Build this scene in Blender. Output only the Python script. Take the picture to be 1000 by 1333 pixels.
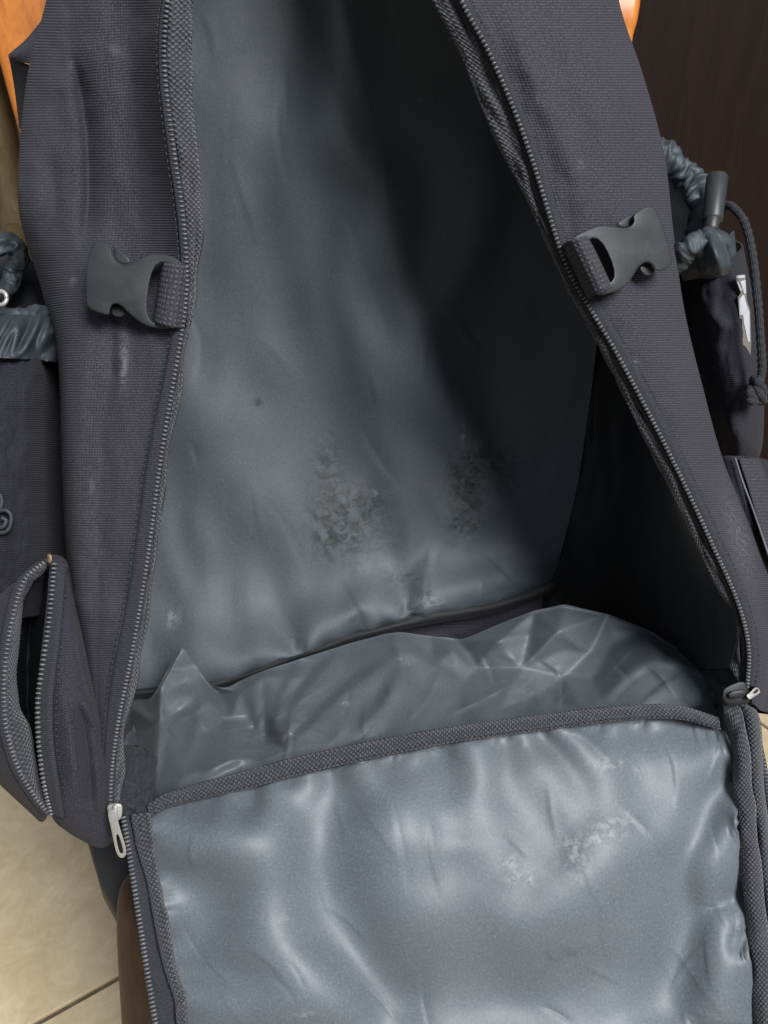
import bpy, bmesh, math, random
import numpy as np
from mathutils import Vector, Matrix, noise as mnoise

random.seed(7); np.random.seed(7)
for o in list(bpy.data.objects): bpy.data.objects.remove(o)
scene = bpy.context.scene
COL = scene.collection

# ---------------------------------------------------------------- camera
PITCH = math.radians(32.0)
CAMZ = 0.92
FPX = 1109.0                      # focal length in pixels of the 1000 x 1333 photograph
cam_d = bpy.data.cameras.new('camera'); cam = bpy.data.objects.new('camera', cam_d); COL.objects.link(cam)
cam.location = (0, 0, CAMZ); cam.rotation_euler = (math.pi/2 - PITCH, 0, 0)
cam_d.sensor_fit = 'VERTICAL'; cam_d.sensor_height = 24.0
cam_d.lens = 24.0 * FPX / 1333.0
cam_d.clip_start = 0.01; cam_d.clip_end = 60
scene.camera = cam

# ---------------------------------------------------------------- light
world = bpy.data.worlds.new('World'); scene.world = world; world.use_nodes = True
bg = world.node_tree.nodes['Background']
bg.inputs[0].default_value = (0.82, 0.90, 1.0, 1); bg.inputs[1].default_value = 0.29

CT, ST = math.cos(PITCH), math.sin(PITCH)
def cam_dir(x, y, z):             # camera-space direction (right, up, back) to world
    return Vector((x, y*ST - z*CT, y*CT + z*ST))
def window_lamp(name, direction, dist, size, power, colour, target):
    l = bpy.data.lights.new(name, 'AREA'); l.shape = 'RECTANGLE'; l.size = size[0]; l.size_y = size[1]
    l.energy = power; l.color = colour
    ob = bpy.data.objects.new(name, l); COL.objects.link(ob)
    ob.location = target + direction.normalized()*dist
    ob.rotation_euler = (-direction).to_track_quat('-Z', 'Y').to_euler()
    return ob
window_lamp('window_light', cam_dir(0.41, 0.36, 1.0), 2.8, (1.0, 1.1), 134, (0.97, 0.985, 1.0), Vector((0, 0.4, 0.65)))

scene.view_settings.view_transform = 'Standard'; scene.view_settings.look = 'None'
scene.view_settings.exposure = 0.0; scene.view_settings.gamma = 1.0
scene.view_settings.use_curve_mapping = False
scene.render.engine = 'CYCLES'
scene.render.resolution_x = 768; scene.render.resolution_y = 1024

# ---------------------------------------------------------------- helpers
def Pn(a):
    """array (N,3) of photo px, photo py, distance in front of the lens -> world metres"""
    a = np.asarray(a, float)
    d = a[:, 2]; xc = (a[:, 0]-500.0)/FPX*d; yc = -(a[:, 1]-666.5)/FPX*d
    return np.stack([xc, d*CT + yc*ST, CAMZ + yc*CT - d*ST], 1)
def P(px, py, d):
    return Vector(Pn([(px, py, d)])[0])

def cr(p, n):
    """Catmull-Rom resample of control points along axis 0 to n samples"""
    p = np.asarray(p, float); m = len(p)
    if m == 2:
        t = np.linspace(0, 1, n).reshape((-1,)+(1,)*(p.ndim-1)); return p[0]*(1-t)+p[1]*t
    q = np.concatenate([[2*p[0]-p[1]], p, [2*p[-1]-p[-2]]])
    t = np.linspace(0, m-1-1e-9, n); i = t.astype(int); f = (t-i).reshape((-1,)+(1,)*(p.ndim-1))
    a, b, c, d = q[i], q[i+1], q[i+2], q[i+3]
    return .5*((2*b)+(-a+c)*f+(2*a-5*b+4*c-d)*f*f+(-a+3*b-3*c+d)*f**3)

def fold(pts, line, w, amp, w2=None, taper=.35, power=2.0):
    """height field of a fold that follows a polyline; w / w2 are its widths left and right of the line"""
    L = cr(np.asarray(line, float), max(12, 6*len(line)))
    seg = L[1:]-L[:-1]; sl = np.maximum(np.linalg.norm(seg, axis=1), 1e-6); cum = np.concatenate([[0], np.cumsum(sl)])
    best = np.full(len(pts), 1e9); bt = np.zeros(len(pts)); bs = np.zeros(len(pts))
    for k in range(len(seg)):
        r = pts-L[k]; u = np.clip((r@seg[k])/sl[k]**2, 0, 1)
        q = r-u[:, None]*seg[k]; d = np.hypot(q[:, 0], q[:, 1])
        s = np.sign(seg[k, 0]*r[:, 1]-seg[k, 1]*r[:, 0])
        m = d < best
        best[m] = d[m]; bt[m] = (cum[k]+u[m]*sl[k])/cum[-1]; bs[m] = s[m]
    ww = np.where(bs > 0, w, w2 if w2 else w)
    h = np.exp(-(best/ww)**power)
    if taper > 0:
        e = np.clip(np.minimum(bt, 1-bt)/taper, 0, 1); h = h*(e*e*(3-2*e))
    return amp*h

_rng = np.random.RandomState(11); _perm = np.concatenate([_rng.permutation(256)]*2); _ga = _rng.rand(256)*2*math.pi
_gx, _gy = np.cos(_ga), np.sin(_ga)
def perlin(x, y):
    xi = np.floor(x).astype(int); yi = np.floor(y).astype(int); xf = x-xi; yf = y-yi
    def g(ix, iy, dx, dy):
        h = _perm[(_perm[ix & 255]+iy) & 255]; return _gx[h]*dx+_gy[h]*dy
    u = xf**3*(xf*(xf*6-15)+10); v = yf**3*(yf*(yf*6-15)+10)
    a = g(xi, yi, xf, yf)*(1-u)+g(xi+1, yi, xf-1, yf)*u; b = g(xi, yi+1, xf, yf-1)*(1-u)+g(xi+1, yi+1, xf-1, yf-1)*u
    return (a*(1-v)+b*v)*1.4
def nz(pts, sx, sy, seed=0, octv=3, ridged=False):
    out = np.zeros(len(pts)); a = 1; f = 1
    for k in range(octv):
        n = perlin(pts[:, 0]/sx*f+seed*17.31+k*9.7, pts[:, 1]/sy*f-seed*13.1+k*5.2)
        out += a*((1-2*np.abs(n)) if ridged else n); a *= .5; f *= 2.05
    return out

def link(name, me, mat, parent=None, smooth=True, label=None, kind=None):
    o = bpy.data.objects.new(name, me); COL.objects.link(o)
    if mat: me.materials.append(mat)
    if smooth: me.polygons.foreach_set('use_smooth', [True]*len(me.polygons))
    if parent:
        o.parent = parent; o.matrix_parent_inverse = world_of(parent).inverted()
    if label: o['label'] = label
    if kind: o['kind'] = kind
    return o
ROOTS = {}
def world_of(o):
    return Matrix.Translation(ROOTS[o.name]) if o.name in ROOTS else Matrix.Identity(4)
def thing(name, label, cat, loc, group=None):
    o = bpy.data.objects.new(name, None); COL.objects.link(o); o.location = loc
    o['label'] = label; o['category'] = cat; ROOTS[o.name] = Vector(loc)
    if group: o['group'] = group
    return o
def set_uv(me, uv):
    l = me.uv_layers.new(name='UVMap')
    idx = np.empty(len(me.loops), int); me.loops.foreach_get('vertex_index', idx)
    l.data.foreach_set('uv', np.asarray(uv)[idx].ravel())
def set_attr(me, name, vals):
    a = me.attributes.new(name, 'FLOAT', 'POINT'); a.data.foreach_set('value', np.asarray(vals, float))

def grid_mesh(name, V, nv, nu, flip=False):
    """V (nv*nu,3) world positions -> mesh with metric uv (u across columns, v along rows)"""
    G = V.reshape(nv, nu, 3)
    f = []
    for i in range(nv-1):
        for j in range(nu-1):
            a = i*nu+j; q = (a, a+1, a+nu+1, a+nu); f.append(q[::-1] if flip else q)
    me = bpy.data.meshes.new(name); me.from_pydata(V.tolist(), [], f)
    du = np.linalg.norm(np.diff(G, axis=1), axis=2).mean(0); dv = np.linalg.norm(np.diff(G, axis=0), axis=2).mean(1)
    u = np.concatenate([[0], np.cumsum(du)]); v = np.concatenate([[0], np.cumsum(dv)])
    U, W = np.meshgrid(u, v); set_uv(me, np.stack([U.ravel(), W.ravel()], 1))
    return me
def relax(X, R, eu, ev, iters, kb=.06, anchor=.0015, pin=None):
    """settle a cloth grid X whose flat pattern is R let out by eu / ev: it buckles into real, inextensible folds"""
    X = X.copy(); X0 = X.copy(); n = lambda d: np.linalg.norm(d, axis=2, keepdims=True)+1e-9
    lu = n(R[:, 1:]-R[:, :-1])*(1+.5*(eu[:, 1:]+eu[:, :-1]))[..., None]; lv = n(R[1:]-R[:-1])*(1+.5*(ev[1:]+ev[:-1]))[..., None]
    em = (1+.5*(eu+ev))[:-1, :-1, None]; la = n(R[1:, 1:]-R[:-1, :-1])*em; lb = n(R[1:, :-1]-R[:-1, 1:])*em
    for it in range(iters):
        C = np.zeros_like(X)
        d = X[:, 1:]-X[:, :-1]; c = .5*(1-lu/n(d))*d; C[:, :-1] += c; C[:, 1:] -= c
        d = X[1:]-X[:-1]; c = .5*(1-lv/n(d))*d; C[:-1] += c; C[1:] -= c
        d = X[1:, 1:]-X[:-1, :-1]; c = .25*(1-la/n(d))*d; C[:-1, :-1] += c; C[1:, 1:] -= c
        d = X[1:, :-1]-X[:-1, 1:]; c = .25*(1-lb/n(d))*d; C[:-1, 1:] += c; C[1:, :-1] -= c
        L = np.zeros_like(X); L[:, 1:-1] += X[:, 2:]+X[:, :-2]-2*X[:, 1:-1]; L[1:-1] += X[2:]+X[:-2]-2*X[1:-1]
        D = np.zeros_like(X); D[:, 1:-1] += L[:, 2:]+L[:, :-2]-2*L[:, 1:-1]; D[1:-1] += L[2:]+L[:-2]-2*L[1:-1]
        C = .42*C-kb*D+anchor*(X0-X)
        if pin is not None: C *= pin[..., None]
        X += C
    return X
def creases(seed, box, n, length, angle, spread, amp, w=(2.2, 7.0), bend=.25):
    """thin sharp creases pressed into cloth: returns a height function over photo px"""
    r = np.random.RandomState(seed); L = []
    for _ in range(n):
        x, y = r.uniform(box[0], box[2]), r.uniform(box[1], box[3]); a = angle+r.normal()*spread; l = r.uniform(*length)
        c, s_ = math.cos(a), math.sin(a); k = r.normal()*bend*l
        L.append(([(x-c*l/2, y-s_*l/2), (x-s_*k/2, y+c*k/2), (x+c*l/2, y+s_*l/2)], w[0]*r.uniform(.8, 1.5), w[1]*r.uniform(.6, 1.6), amp*r.uniform(.35, 1)*(1 if r.rand() < .6 else -1)))
    def f(p):
        h = np.zeros(len(p))
        for ln, w1, w2, am in L:
            lo = np.min(ln, axis=0)-3*w2-4; hi = np.max(ln, axis=0)+3*w2+4
            m = np.where((p[:, 0] > lo[0]) & (p[:, 0] < hi[0]) & (p[:, 1] > lo[1]) & (p[:, 1] < hi[1]))[0]
            if len(m): h[m] += fold(p[m], ln, w1, am, w2, .4, 1.4)
        return h
    return f
def resample(G, nv, nu):
    return np.swapaxes(cr(np.swapaxes(cr(G, nv), 0, 1), nu), 0, 1)
def settled(name, net, nv, nu, mat, parent, disp, eu, ev, coarse=3.0, it=(260, 70), kb=(.004, .006), anchor=(.0015, .002), attrs=None, label=None, thick=0, soft=3, edge=3, crease=None):
    """like cloth(), but the surface is let out and settled so that its folds are those of real cloth"""
    A = resample(np.asarray(net, float), nv, nu).reshape(-1, 3); px = A[:, :2].copy()
    H = disp(px).reshape(nv, nu)
    for _ in range(soft):
        Q = np.pad(H, 1, mode='edge'); Q = .25*Q[:-2]+.5*Q[1:-1]+.25*Q[2:]; H = .25*Q[:, :-2]+.5*Q[:, 1:-1]+.25*Q[:, 2:]
    R = Pn(A).reshape(nv, nu, 3); B = A.copy(); B[:, 2] -= H.ravel(); X = Pn(B).reshape(nv, nu, 3)
    EU = eu(px).reshape(nv, nu); EV = ev(px).reshape(nv, nu)
    mv, mu = int(nv/coarse), int(nu/coarse)
    def pinmask(a, b):
        j = np.minimum(np.arange(b), np.arange(b)[::-1]); i = np.minimum(np.arange(a), np.arange(a)[::-1])
        return np.clip(np.minimum(i[:, None], j[None, :])/edge, 0, 1)
    rs = lambda M2: resample(M2[..., None], mv, mu)[..., 0]
    Xc = relax(resample(X, mv, mu), resample(R, mv, mu), rs(EU), rs(EV), it[0], kb[0], anchor[0], pinmask(mv, mu))
    Xf = resample(Xc, nv, nu)
    Xf = relax(Xf, R, EU, EV, it[1], kb[1], anchor[1], pinmask(nv, nu))
    if crease is not None:
        N = np.cross(np.gradient(Xf, axis=1), np.gradient(Xf, axis=0)); N /= np.linalg.norm(N, axis=2, keepdims=True)+1e-12
        N *= np.sign(((np.array([0, 0, CAMZ])-Xf)*N).sum(2, keepdims=True)); Xf = Xf+N*crease(px).reshape(nv, nu, 1)
    me = grid_mesh(name, Xf.reshape(-1, 3), nv, nu)
    if attrs:
        for k, fn in attrs.items(): set_attr(me, k, fn(px))
    o = link(name, me, mat, parent, label=label)
    if thick:
        m = o.modifiers.new('thickness', 'SOLIDIFY'); m.thickness = thick; m.offset = 0
    return o
def cloth(name, net, nv, nu, mat, parent, disp=None, thick=.0, flip=False, attrs=None, label=None, soft=0, crease=None):
    """a cloth surface through a control net of (px, py, distance)"""
    A = cr(np.asarray(net, float), nv)                 # rows
    A = np.swapaxes(cr(np.swapaxes(A, 0, 1), nu), 0, 1).reshape(-1, 3)
    px = A[:, :2].copy()
    if disp is not None:
        H = disp(px).reshape(nv, nu)
        for _ in range(soft):                          # cloth cannot kink: relax the folds a little
            Q = np.pad(H, 1, mode='edge'); Q = .25*Q[:-2]+.5*Q[1:-1]+.25*Q[2:]; H = .25*Q[:, :-2]+.5*Q[:, 1:-1]+.25*Q[:, 2:]
        A[:, 2] -= H.ravel()
    if crease is not None: A[:, 2] -= crease(px)
    me = grid_mesh(name, Pn(A), nv, nu, flip)
    if attrs:
        for k, fn in attrs.items(): set_attr(me, k, fn(px))
    o = link(name, me, mat, parent, label=label)
    if thick:
        m = o.modifiers.new('thickness', 'SOLIDIFY'); m.thickness = thick; m.offset = 0
    return o
def ribbon(name, a, b, n, mat, parent, across=5, bulge=.001, thick=.0012, jit=0, seed=1, label=None, edgewave=0):
    """a tape between two edges given as (px, py, distance); bulges toward the viewer"""
    A, B = cr(a, n), cr(b, n)
    if edgewave:
        for i in range(n):
            B[i, 0] += edgewave*mnoise.noise(Vector((i*.09, seed*3.3, 0))); A[i, 2] += .0
    t = np.linspace(0, 1, across)[None, :, None]
    G = A[:, None, :]*(1-t)+B[:, None, :]*t
    G[:, :, 2] -= bulge*np.sin(np.linspace(0, math.pi, across))[None, :]
    if jit:
        for i in range(n):
            for j in range(across):
                G[i, j, 2] -= jit*mnoise.noise(Vector((i*.13, j*.4, seed)))
    me = grid_mesh(name, Pn(G.reshape(-1, 3)), n, across)
    o = link(name, me, mat, parent, label=label)
    if thick:
        m = o.modifiers.new('thickness', 'SOLIDIFY'); m.thickness = thick; m.offset = 0
    return o
def tube_mesh(name, pts, rad, seg=10, n=None, rfun=None, closed=False):
    """round tube along world points"""
    pts = np.asarray([tuple(p) for p in pts], float)
    if n: pts = cr(pts, n)
    n = len(pts); V = []; F = []
    T = np.gradient(pts, axis=0); T /= np.linalg.norm(T, axis=1)[:, None]+1e-12
    ref = np.array([.3, .5, .8]); ref /= np.linalg.norm(ref)
    N = ref-T[0]*(ref@T[0]); N /= np.linalg.norm(N)
    ln = 0; UV = []
    for i in range(n):
        N = N-T[i]*(N@T[i]); N /= np.linalg.norm(N); B = np.cross(T[i], N)
        if i: ln += np.linalg.norm(pts[i]-pts[i-1])
        for k in range(seg):
            a = 2*math.pi*k/seg
            r = rad[i] if hasattr(rad, '__len__') else rad
            if rfun: r = rfun(i, n, a, r)
            V.append(pts[i]+(N*math.cos(a)+B*math.sin(a))*r); UV.append((ln, k/seg*2*math.pi*.004))
    for i in range(n-1):
        for k in range(seg):
            F.append((i*seg+k, i*seg+(k+1) % seg, (i+1)*seg+(k+1) % seg, (i+1)*seg+k))
    F.append(tuple(range(seg))[::-1]); F.append(tuple((n-1)*seg+k for k in range(seg)))
    me = bpy.data.meshes.new(name); me.from_pydata([tuple(v) for v in V], [], F); set_uv(me, UV)
    return me
def box_mesh(name, lo, hi, bevel=.0, seg=2):
    bm = bmesh.new(); bmesh.ops.create_cube(bm, size=1)
    for v in bm.verts:
        v.co = Vector([(lo[k]+hi[k])/2+v.co[k]*(hi[k]-lo[k]) for k in range(3)])
    if bevel: bmesh.ops.bevel(bm, geom=bm.edges[:], offset=bevel, segments=seg, profile=.5, affect='EDGES')
    me = bpy.data.meshes.new(name); bm.to_mesh(me); bm.free(); return me
def chaikin(p, it=2, closed=True):
    p = [tuple(q) for q in p]
    for _ in range(it):
        r = []
        for i in range(len(p) if closed else len(p)-1):
            a, b = p[i], p[(i+1) % len(p)]
            r.append(tuple(.75*x+.25*y for x, y in zip(a, b))); r.append(tuple(.25*x+.75*y for x, y in zip(a, b)))
        p = r
    return p
def plate(name, loops, depth_fn, thick, bevel, mat, parent, smooth_it=2, label=None, dome=0):
    """a moulded plate: outline loops (the first outside, the rest holes) in photo px, given real thickness in metres"""
    cu = bpy.data.curves.new(name, 'CURVE'); cu.dimensions = '2D'; cu.fill_mode = 'BOTH'
    ref = np.mean(np.asarray(loops[0], float), axis=0); s = depth_fn(*ref)/FPX
    for lp in loops:
        q = chaikin(lp, smooth_it) if smooth_it else lp
        sp = cu.splines.new('POLY'); sp.points.add(len(q)-1); sp.use_cyclic_u = True
        for pt, c in zip(sp.points, q): pt.co = ((c[0]-ref[0])*s, (c[1]-ref[1])*s, 0, 1)
    cu.extrude = thick/2-bevel; cu.bevel_depth = bevel; cu.bevel_resolution = 2; cu.offset = -bevel
    tmp = bpy.data.objects.new('tmp', cu); COL.objects.link(tmp)
    dg = bpy.context.evaluated_depsgraph_get(); me = bpy.data.meshes.new_from_object(tmp.evaluated_get(dg))
    bpy.data.objects.remove(tmp); me.materials.clear()
    co = np.empty(len(me.vertices)*3); me.vertices.foreach_get('co', co); co = co.reshape(-1, 3)
    px = co[:, 0]/s+ref[0]; py = co[:, 1]/s+ref[1]
    d = np.array([depth_fn(x, y) for x, y in zip(px, py)])
    R = max(np.ptp(px), np.ptp(py))/2
    d = d+co[:, 2]-dome*np.maximum(0, 1-((px-ref[0])**2+(py-ref[1])**2)/R**2)
    me.vertices.foreach_set('co', Pn(np.stack([px, py, d], 1)).ravel()); me.update()
    bm = bmesh.new(); bm.from_mesh(me); bmesh.ops.remove_doubles(bm, verts=bm.verts, dist=1e-6)
    bmesh.ops.recalc_face_normals(bm, faces=bm.faces); bm.to_mesh(me); bm.free()
    o = link(name, me, mat, parent, smooth=False, label=label)
    for p in me.polygons: p.use_smooth = True
    try: me.set_sharp_from_angle(angle=math.radians(35))
    except Exception: pass
    return o

# ---------------------------------------------------------------- materials
class NT:
    def __init__(s, name):
        s.m = bpy.data.materials.new(name); s.m.use_nodes = True; s.t = s.m.node_tree; s.b = s.t.nodes['Principled BSDF']
    def n(s, typ, **kw):
        nd = s.t.nodes.new(typ)
        for k, v in kw.items():
            if k.startswith('i_'):
                key = k[2:]; key = int(key) if key.isdigit() else key.replace('_', ' ')
                if hasattr(v, 'is_output') or isinstance(v, bpy.types.NodeSocket): s.t.links.new(v, nd.inputs[key])
                else: nd.inputs[key].default_value = v
            else: setattr(nd, k, v)
        return nd
    def math(s, op, a, b=None, c=None):
        nd = s.t.nodes.new('ShaderNodeMath'); nd.operation = op
        for i, v in enumerate((a, b, c)):
            if v is None: continue
            if isinstance(v, bpy.types.NodeSocket): s.t.links.new(v, nd.inputs[i])
            else: nd.inputs[i].default_value = v
        return nd.outputs[0]
    def mix(s, fac, a, b):
        nd = s.t.nodes.new('ShaderNodeMix'); nd.data_type = 'RGBA'
        for i, v in ((0, fac), (6, a), (7, b)):
            if isinstance(v, bpy.types.NodeSocket): s.t.links.new(v, nd.inputs[i])
            else: nd.inputs[i].default_value = v if i == 0 else (*v, 1)
        return nd.outputs[2]
    def uv(s):
        u = s.n('ShaderNodeUVMap'); sp = s.n('ShaderNodeSeparateXYZ', i_0=u.outputs[0]); return u.outputs[0], sp.outputs[0], sp.outputs[1]
    def noise(s, vec, scale, detail=3, rough=.55, dist=0):
        return s.n('ShaderNodeTexNoise', i_Vector=vec, i_Scale=scale, i_Detail=detail, i_Roughness=rough, i_Distortion=dist).outputs[0]
    def ramp(s, fac, a, b):
        nd = s.n('ShaderNodeMapRange', i_0=fac); nd.inputs[1].default_value = a; nd.inputs[2].default_value = b; return nd.outputs[0]
    def attr(s, name):
        return s.n('ShaderNodeAttribute', attribute_name=name).outputs['Fac']
    def obj(s):
        return s.n('ShaderNodeTexCoord').outputs['Object']
    def set(s, **kw):
        for k, v in kw.items():
            key = k.replace('_', ' ')
            if isinstance(v, bpy.types.NodeSocket): s.t.links.new(v, s.b.inputs[key])
            else: s.b.inputs[key].default_value = (*v, 1) if isinstance(v, tuple) and len(v) == 3 else v
    def bump(s, h, strength, dist, prev=None):
        nd = s.n('ShaderNodeBump', i_Height=h); nd.inputs['Strength'].default_value = strength; nd.inputs['Distance'].default_value = dist
        if prev is not None: s.t.links.new(prev, nd.inputs['Normal'])
        return nd.outputs[0]

def woven(name, dark, light, period_v, period_u, cross=.5, bumpd=.0005, rough=.85, wear=False, sheen=.04):
    N = NT(name); vec, u, v = N.uv()
    wob = N.math('MULTIPLY', N.math('SUBTRACT', N.noise(vec, 220, 2), .5), 1.4)
    a = N.math('SINE', N.math('ADD', N.math('MULTIPLY', v, 2*math.pi/period_v), wob))
    b = N.math('SINE', N.math('ADD', N.math('MULTIPLY', u, 2*math.pi/period_u), wob))
    h = N.math('ADD', N.math('MULTIPLY', a, 1-cross), N.math('MULTIPLY', N.math('MULTIPLY', b, cross), N.math('ADD', N.math('MULTIPLY', a, .5), .5)))
    f = N.ramp(h, -.9, 1.0)
    speck = N.noise(vec, 900, 2); f2 = N.math('MULTIPLY', f, N.ramp(speck, .25, .7))
    big = N.noise(vec, 14, 4, .6)
    col = N.mix(f2, dark, light)
    col = N.mix(N.math('MULTIPLY', N.ramp(big, .35, .75), .2), col, tuple(.62*x for x in light))
    lint = N.ramp(N.noise(vec, 1500, 1), .80, .86)
    col = N.mix(N.math('MULTIPLY', lint, .35), col, (.35, .35, .36))
    if wear:
        w = N.math('MULTIPLY', N.attr('wear'), N.ramp(N.noise(vec, 260, 4, .7), .38, .62))
        col = N.mix(N.math('MULTIPLY', w, .32), col, (.36, .35, .35))
    N.set(Base_Color=col, Roughness=rough, Normal=N.bump(h, .55, bumpd))
    N.set(Sheen_Weight=sheen, Sheen_Roughness=.5, Specular_IOR_Level=.25)
    return N.m
M = {}
M['fabric'] = woven('charcoal_polyester', (.015, .0145, .020), (.098, .092, .117), .0015, .0015, .45, .00045, wear=True)
M['pocket_fabric'] = woven('pocket_polyester', (.009, .009, .013), (.042, .040, .056), .0013, .0013, .5)
M['pocket_light'] = woven('pocket_twill', (.014, .013, .018), (.072, .068, .090), .0014, .0014, .5)
M['tape'] = woven('zipper_tape_weave', (.018, .019, .023), (.062, .064, .074), .0011, .004, .35, .0003)
M['webbing'] = woven('webbing_weave', (.010, .010, .013), (.12, .115, .135), .0022, .0026, .7, .0008)

def binding_mat():
    N = NT('grosgrain_binding'); vec, u, v = N.uv()
    k = 2*math.pi/.0027
    p = N.math('SINE', N.math('MULTIPLY', u, k)); q = N.math('SINE', N.math('MULTIPLY', v, k))
    h = N.math('MULTIPLY', p, q)
    f = N.math('MULTIPLY', N.ramp(h, -.1, .8), N.ramp(N.noise(vec, 500, 2), .2, .65))
    col = N.mix(f, (.016, .016, .021), (.115, .117, .135))
    N.set(Base_Color=col, Roughness=.7, Normal=N.bump(h, .8, .0006)); N.set(Sheen_Weight=.2)
    return N.m
M['binding'] = binding_mat()

def lining(name, base, rough, stain=True):
    N = NT(name); vec, u, v = N.uv()
    warp = N.math('SINE', N.math('MULTIPLY', u, 2*math.pi/.0007)); weft = N.math('SINE', N.math('MULTIPLY', v, 2*math.pi/.0008))
    h = N.math('ADD', warp, weft)
    big = N.noise(vec, 9, 5, .62); mid = N.noise(vec, 55, 4, .65); fine = N.noise(vec, 600, 2)
    col = N.mix(N.ramp(big, .3, .72), tuple(x*.86 for x in base), tuple(x*1.12 for x in base))
    col = N.mix(N.math('MULTIPLY', N.ramp(mid, .5, .8), .25), col, (base[0]*1.25, base[1]*1.2, base[2]*1.08))
    col = N.mix(N.math('MULTIPLY', N.ramp(fine, .52, .8), .36), col, tuple(min(1, x*2.0) for x in base)); fine2 = N.noise(vec, 820, 2, .6); col = N.mix(N.math('MULTIPLY', N.ramp(fine2, .52, .25), .5), col, tuple(x*.45 for x in base))
    th = N.n('ShaderNodeMapping', i_Vector=vec); th.inputs['Scale'].default_value = (1300, 160, 1); col = N.mix(N.math('MULTIPLY', N.ramp(N.noise(th.outputs[0], 1.0, 2), .5, .75), .16), col, tuple(x*1.7 for x in base))
    rg = N.math('ADD', rough-.05, N.math('MULTIPLY', mid, .14))
    # marks: mould, scuffs, spilt residue
    mo = N.math('MULTIPLY', N.attr('mould'), N.ramp(N.noise(vec, 150, 5, .72, .6), .42, .60))
    col = N.mix(N.math('MULTIPLY', mo, .97), col, (.010, .013, .011))
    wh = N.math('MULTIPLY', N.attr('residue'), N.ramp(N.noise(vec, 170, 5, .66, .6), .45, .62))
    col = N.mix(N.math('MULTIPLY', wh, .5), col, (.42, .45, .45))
    du = N.math('MULTIPLY', N.attr('dust'), N.ramp(N.noise(vec, 60, 5, .7), .35, .7))
    col = N.mix(N.math('MULTIPLY', du, .34), col, (.15, .128, .110))
    sp = N.ramp(N.n('ShaderNodeTexVoronoi', i_Vector=vec, i_Scale=95.0).outputs['Distance'], .045, .02)
    sp = N.math('MULTIPLY', sp, N.ramp(N.noise(vec, 45, 1), .62, .66))
    col = N.mix(N.math('MULTIPLY', sp, .55), col, (.36, .37, .38))
    sc = N.n('ShaderNodeTexNoise', i_Scale=1.0, i_Detail=3.0)
    mp = N.n('ShaderNodeMapping', i_Vector=vec); mp.inputs['Scale'].default_value = (420, 38, 1); mp.inputs['Rotation'].default_value = (0, 0, .5)
    N.t.links.new(mp.outputs[0], sc.inputs['Vector'])
    col = N.mix(N.math('MULTIPLY', N.ramp(sc.outputs[0], .70, .80), .22), col, tuple(x*1.9 for x in base))
    b2 = N.bump(N.noise(vec, 160, 3, .55), .13, .0008); b3 = N.bump(N.noise(vec, 420, 3, .6), .10, .0004, b2)
    N.set(Base_Color=col, Roughness=rg, Normal=b3); N.set(Specular_IOR_Level=.5, Sheen_Weight=.1, Sheen_Roughness=.35)
    return N.m
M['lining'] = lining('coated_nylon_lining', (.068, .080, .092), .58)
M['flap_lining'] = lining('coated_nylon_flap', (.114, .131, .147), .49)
M['floor_lining'] = lining('coated_nylon_floor', (.098, .112, .125), .52)  # lining copy lightened: light on the floor cloth put into its colour
M['shaded_lining'] = lining('shaded_side_lining', (.011, .011, .012), .7)  # side-wall shade put into a near-black copy of the lining colour

def simple(name, col, rough, metal=0, var=.25, scale=60, bumpd=.0, spec=.5, col2=None):
    N = NT(name); o = N.obj(); n = N.noise(o, scale, 4, .6)
    c = N.mix(N.ramp(n, .3, .75), tuple(x*(1-var) for x in col), col2 or tuple(min(1, x*(1+var)) for x in col))
    N.set(Base_Color=c, Metallic=metal, Roughness=N.math('ADD', rough-.06, N.math('MULTIPLY', N.noise(o, scale*4, 3), .14)), Specular_IOR_Level=spec)
    if bumpd: N.set(Normal=N.bump(N.noise(o, scale*6, 3), .4, bumpd))
    return N.m
def plastic():
    N = NT('scuffed_black_plastic'); o = N.obj()
    n = N.noise(o, 70, 4, .6)
    mp = N.n('ShaderNodeMapping', i_Vector=o); mp.inputs['Scale'].default_value = (900, 120, 90); mp.inputs['Rotation'].default_value = (.3, .4, .6)
    s = N.ramp(N.noise(mp.outputs[0], 1.0, 3), .68, .76)
    c = N.mix(N.ramp(n, .3, .7), (.022, .0245, .0255), (.034, .037, .038)); c = N.mix(N.math('MULTIPLY', s, .35), c, (.15, .15, .15))
    N.set(Base_Color=c, Roughness=N.math('ADD', .36, N.math('MULTIPLY', n, .18)), Normal=N.bump(N.noise(o, 1600, 2), .25, .0003))
    return N.m
M['plastic'] = plastic()
M['coil'] = simple('zipper_coil_nylon', (.11, .11, .118), .2, var=.3, scale=500)
M['nickel'] = simple('worn_nickel', (.70, .67, .62), .34, .75, .15, 300)
M['bronze'] = simple('brass_slider', (.55, .36, .24), .35, 1, .2, 300)
M['black_metal'] = simple('black_slider', (.006, .006, .007), .5, 0, .2, 300)
M['thread'] = simple('black_thread', (.022, .025, .029), .55, 0, .5, 500, .0004)
M['cord'] = woven('braided_cord', (.010, .010, .012), (.075, .075, .085), .0019, .0042, .6, .0006)
M['patch_white'] = simple('white_print', (.42, .43, .45), .5, 0, .1, 200)
M['patch_edge'] = simple('beige_outline', (.16, .14, .12), .5, 0, .1, 200)
M['satin'] = simple('gathered_nylon', (.036, .046, .052), .58, 0, .3, 40, .0003)
M['navy_lining'] = simple('navy_pocket_lining', (.006, .0075, .010), .6)
M['seat'] = simple('dark_leatherette', (.028, .027, .027), .6, 0, .2, 50, .0005)
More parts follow.
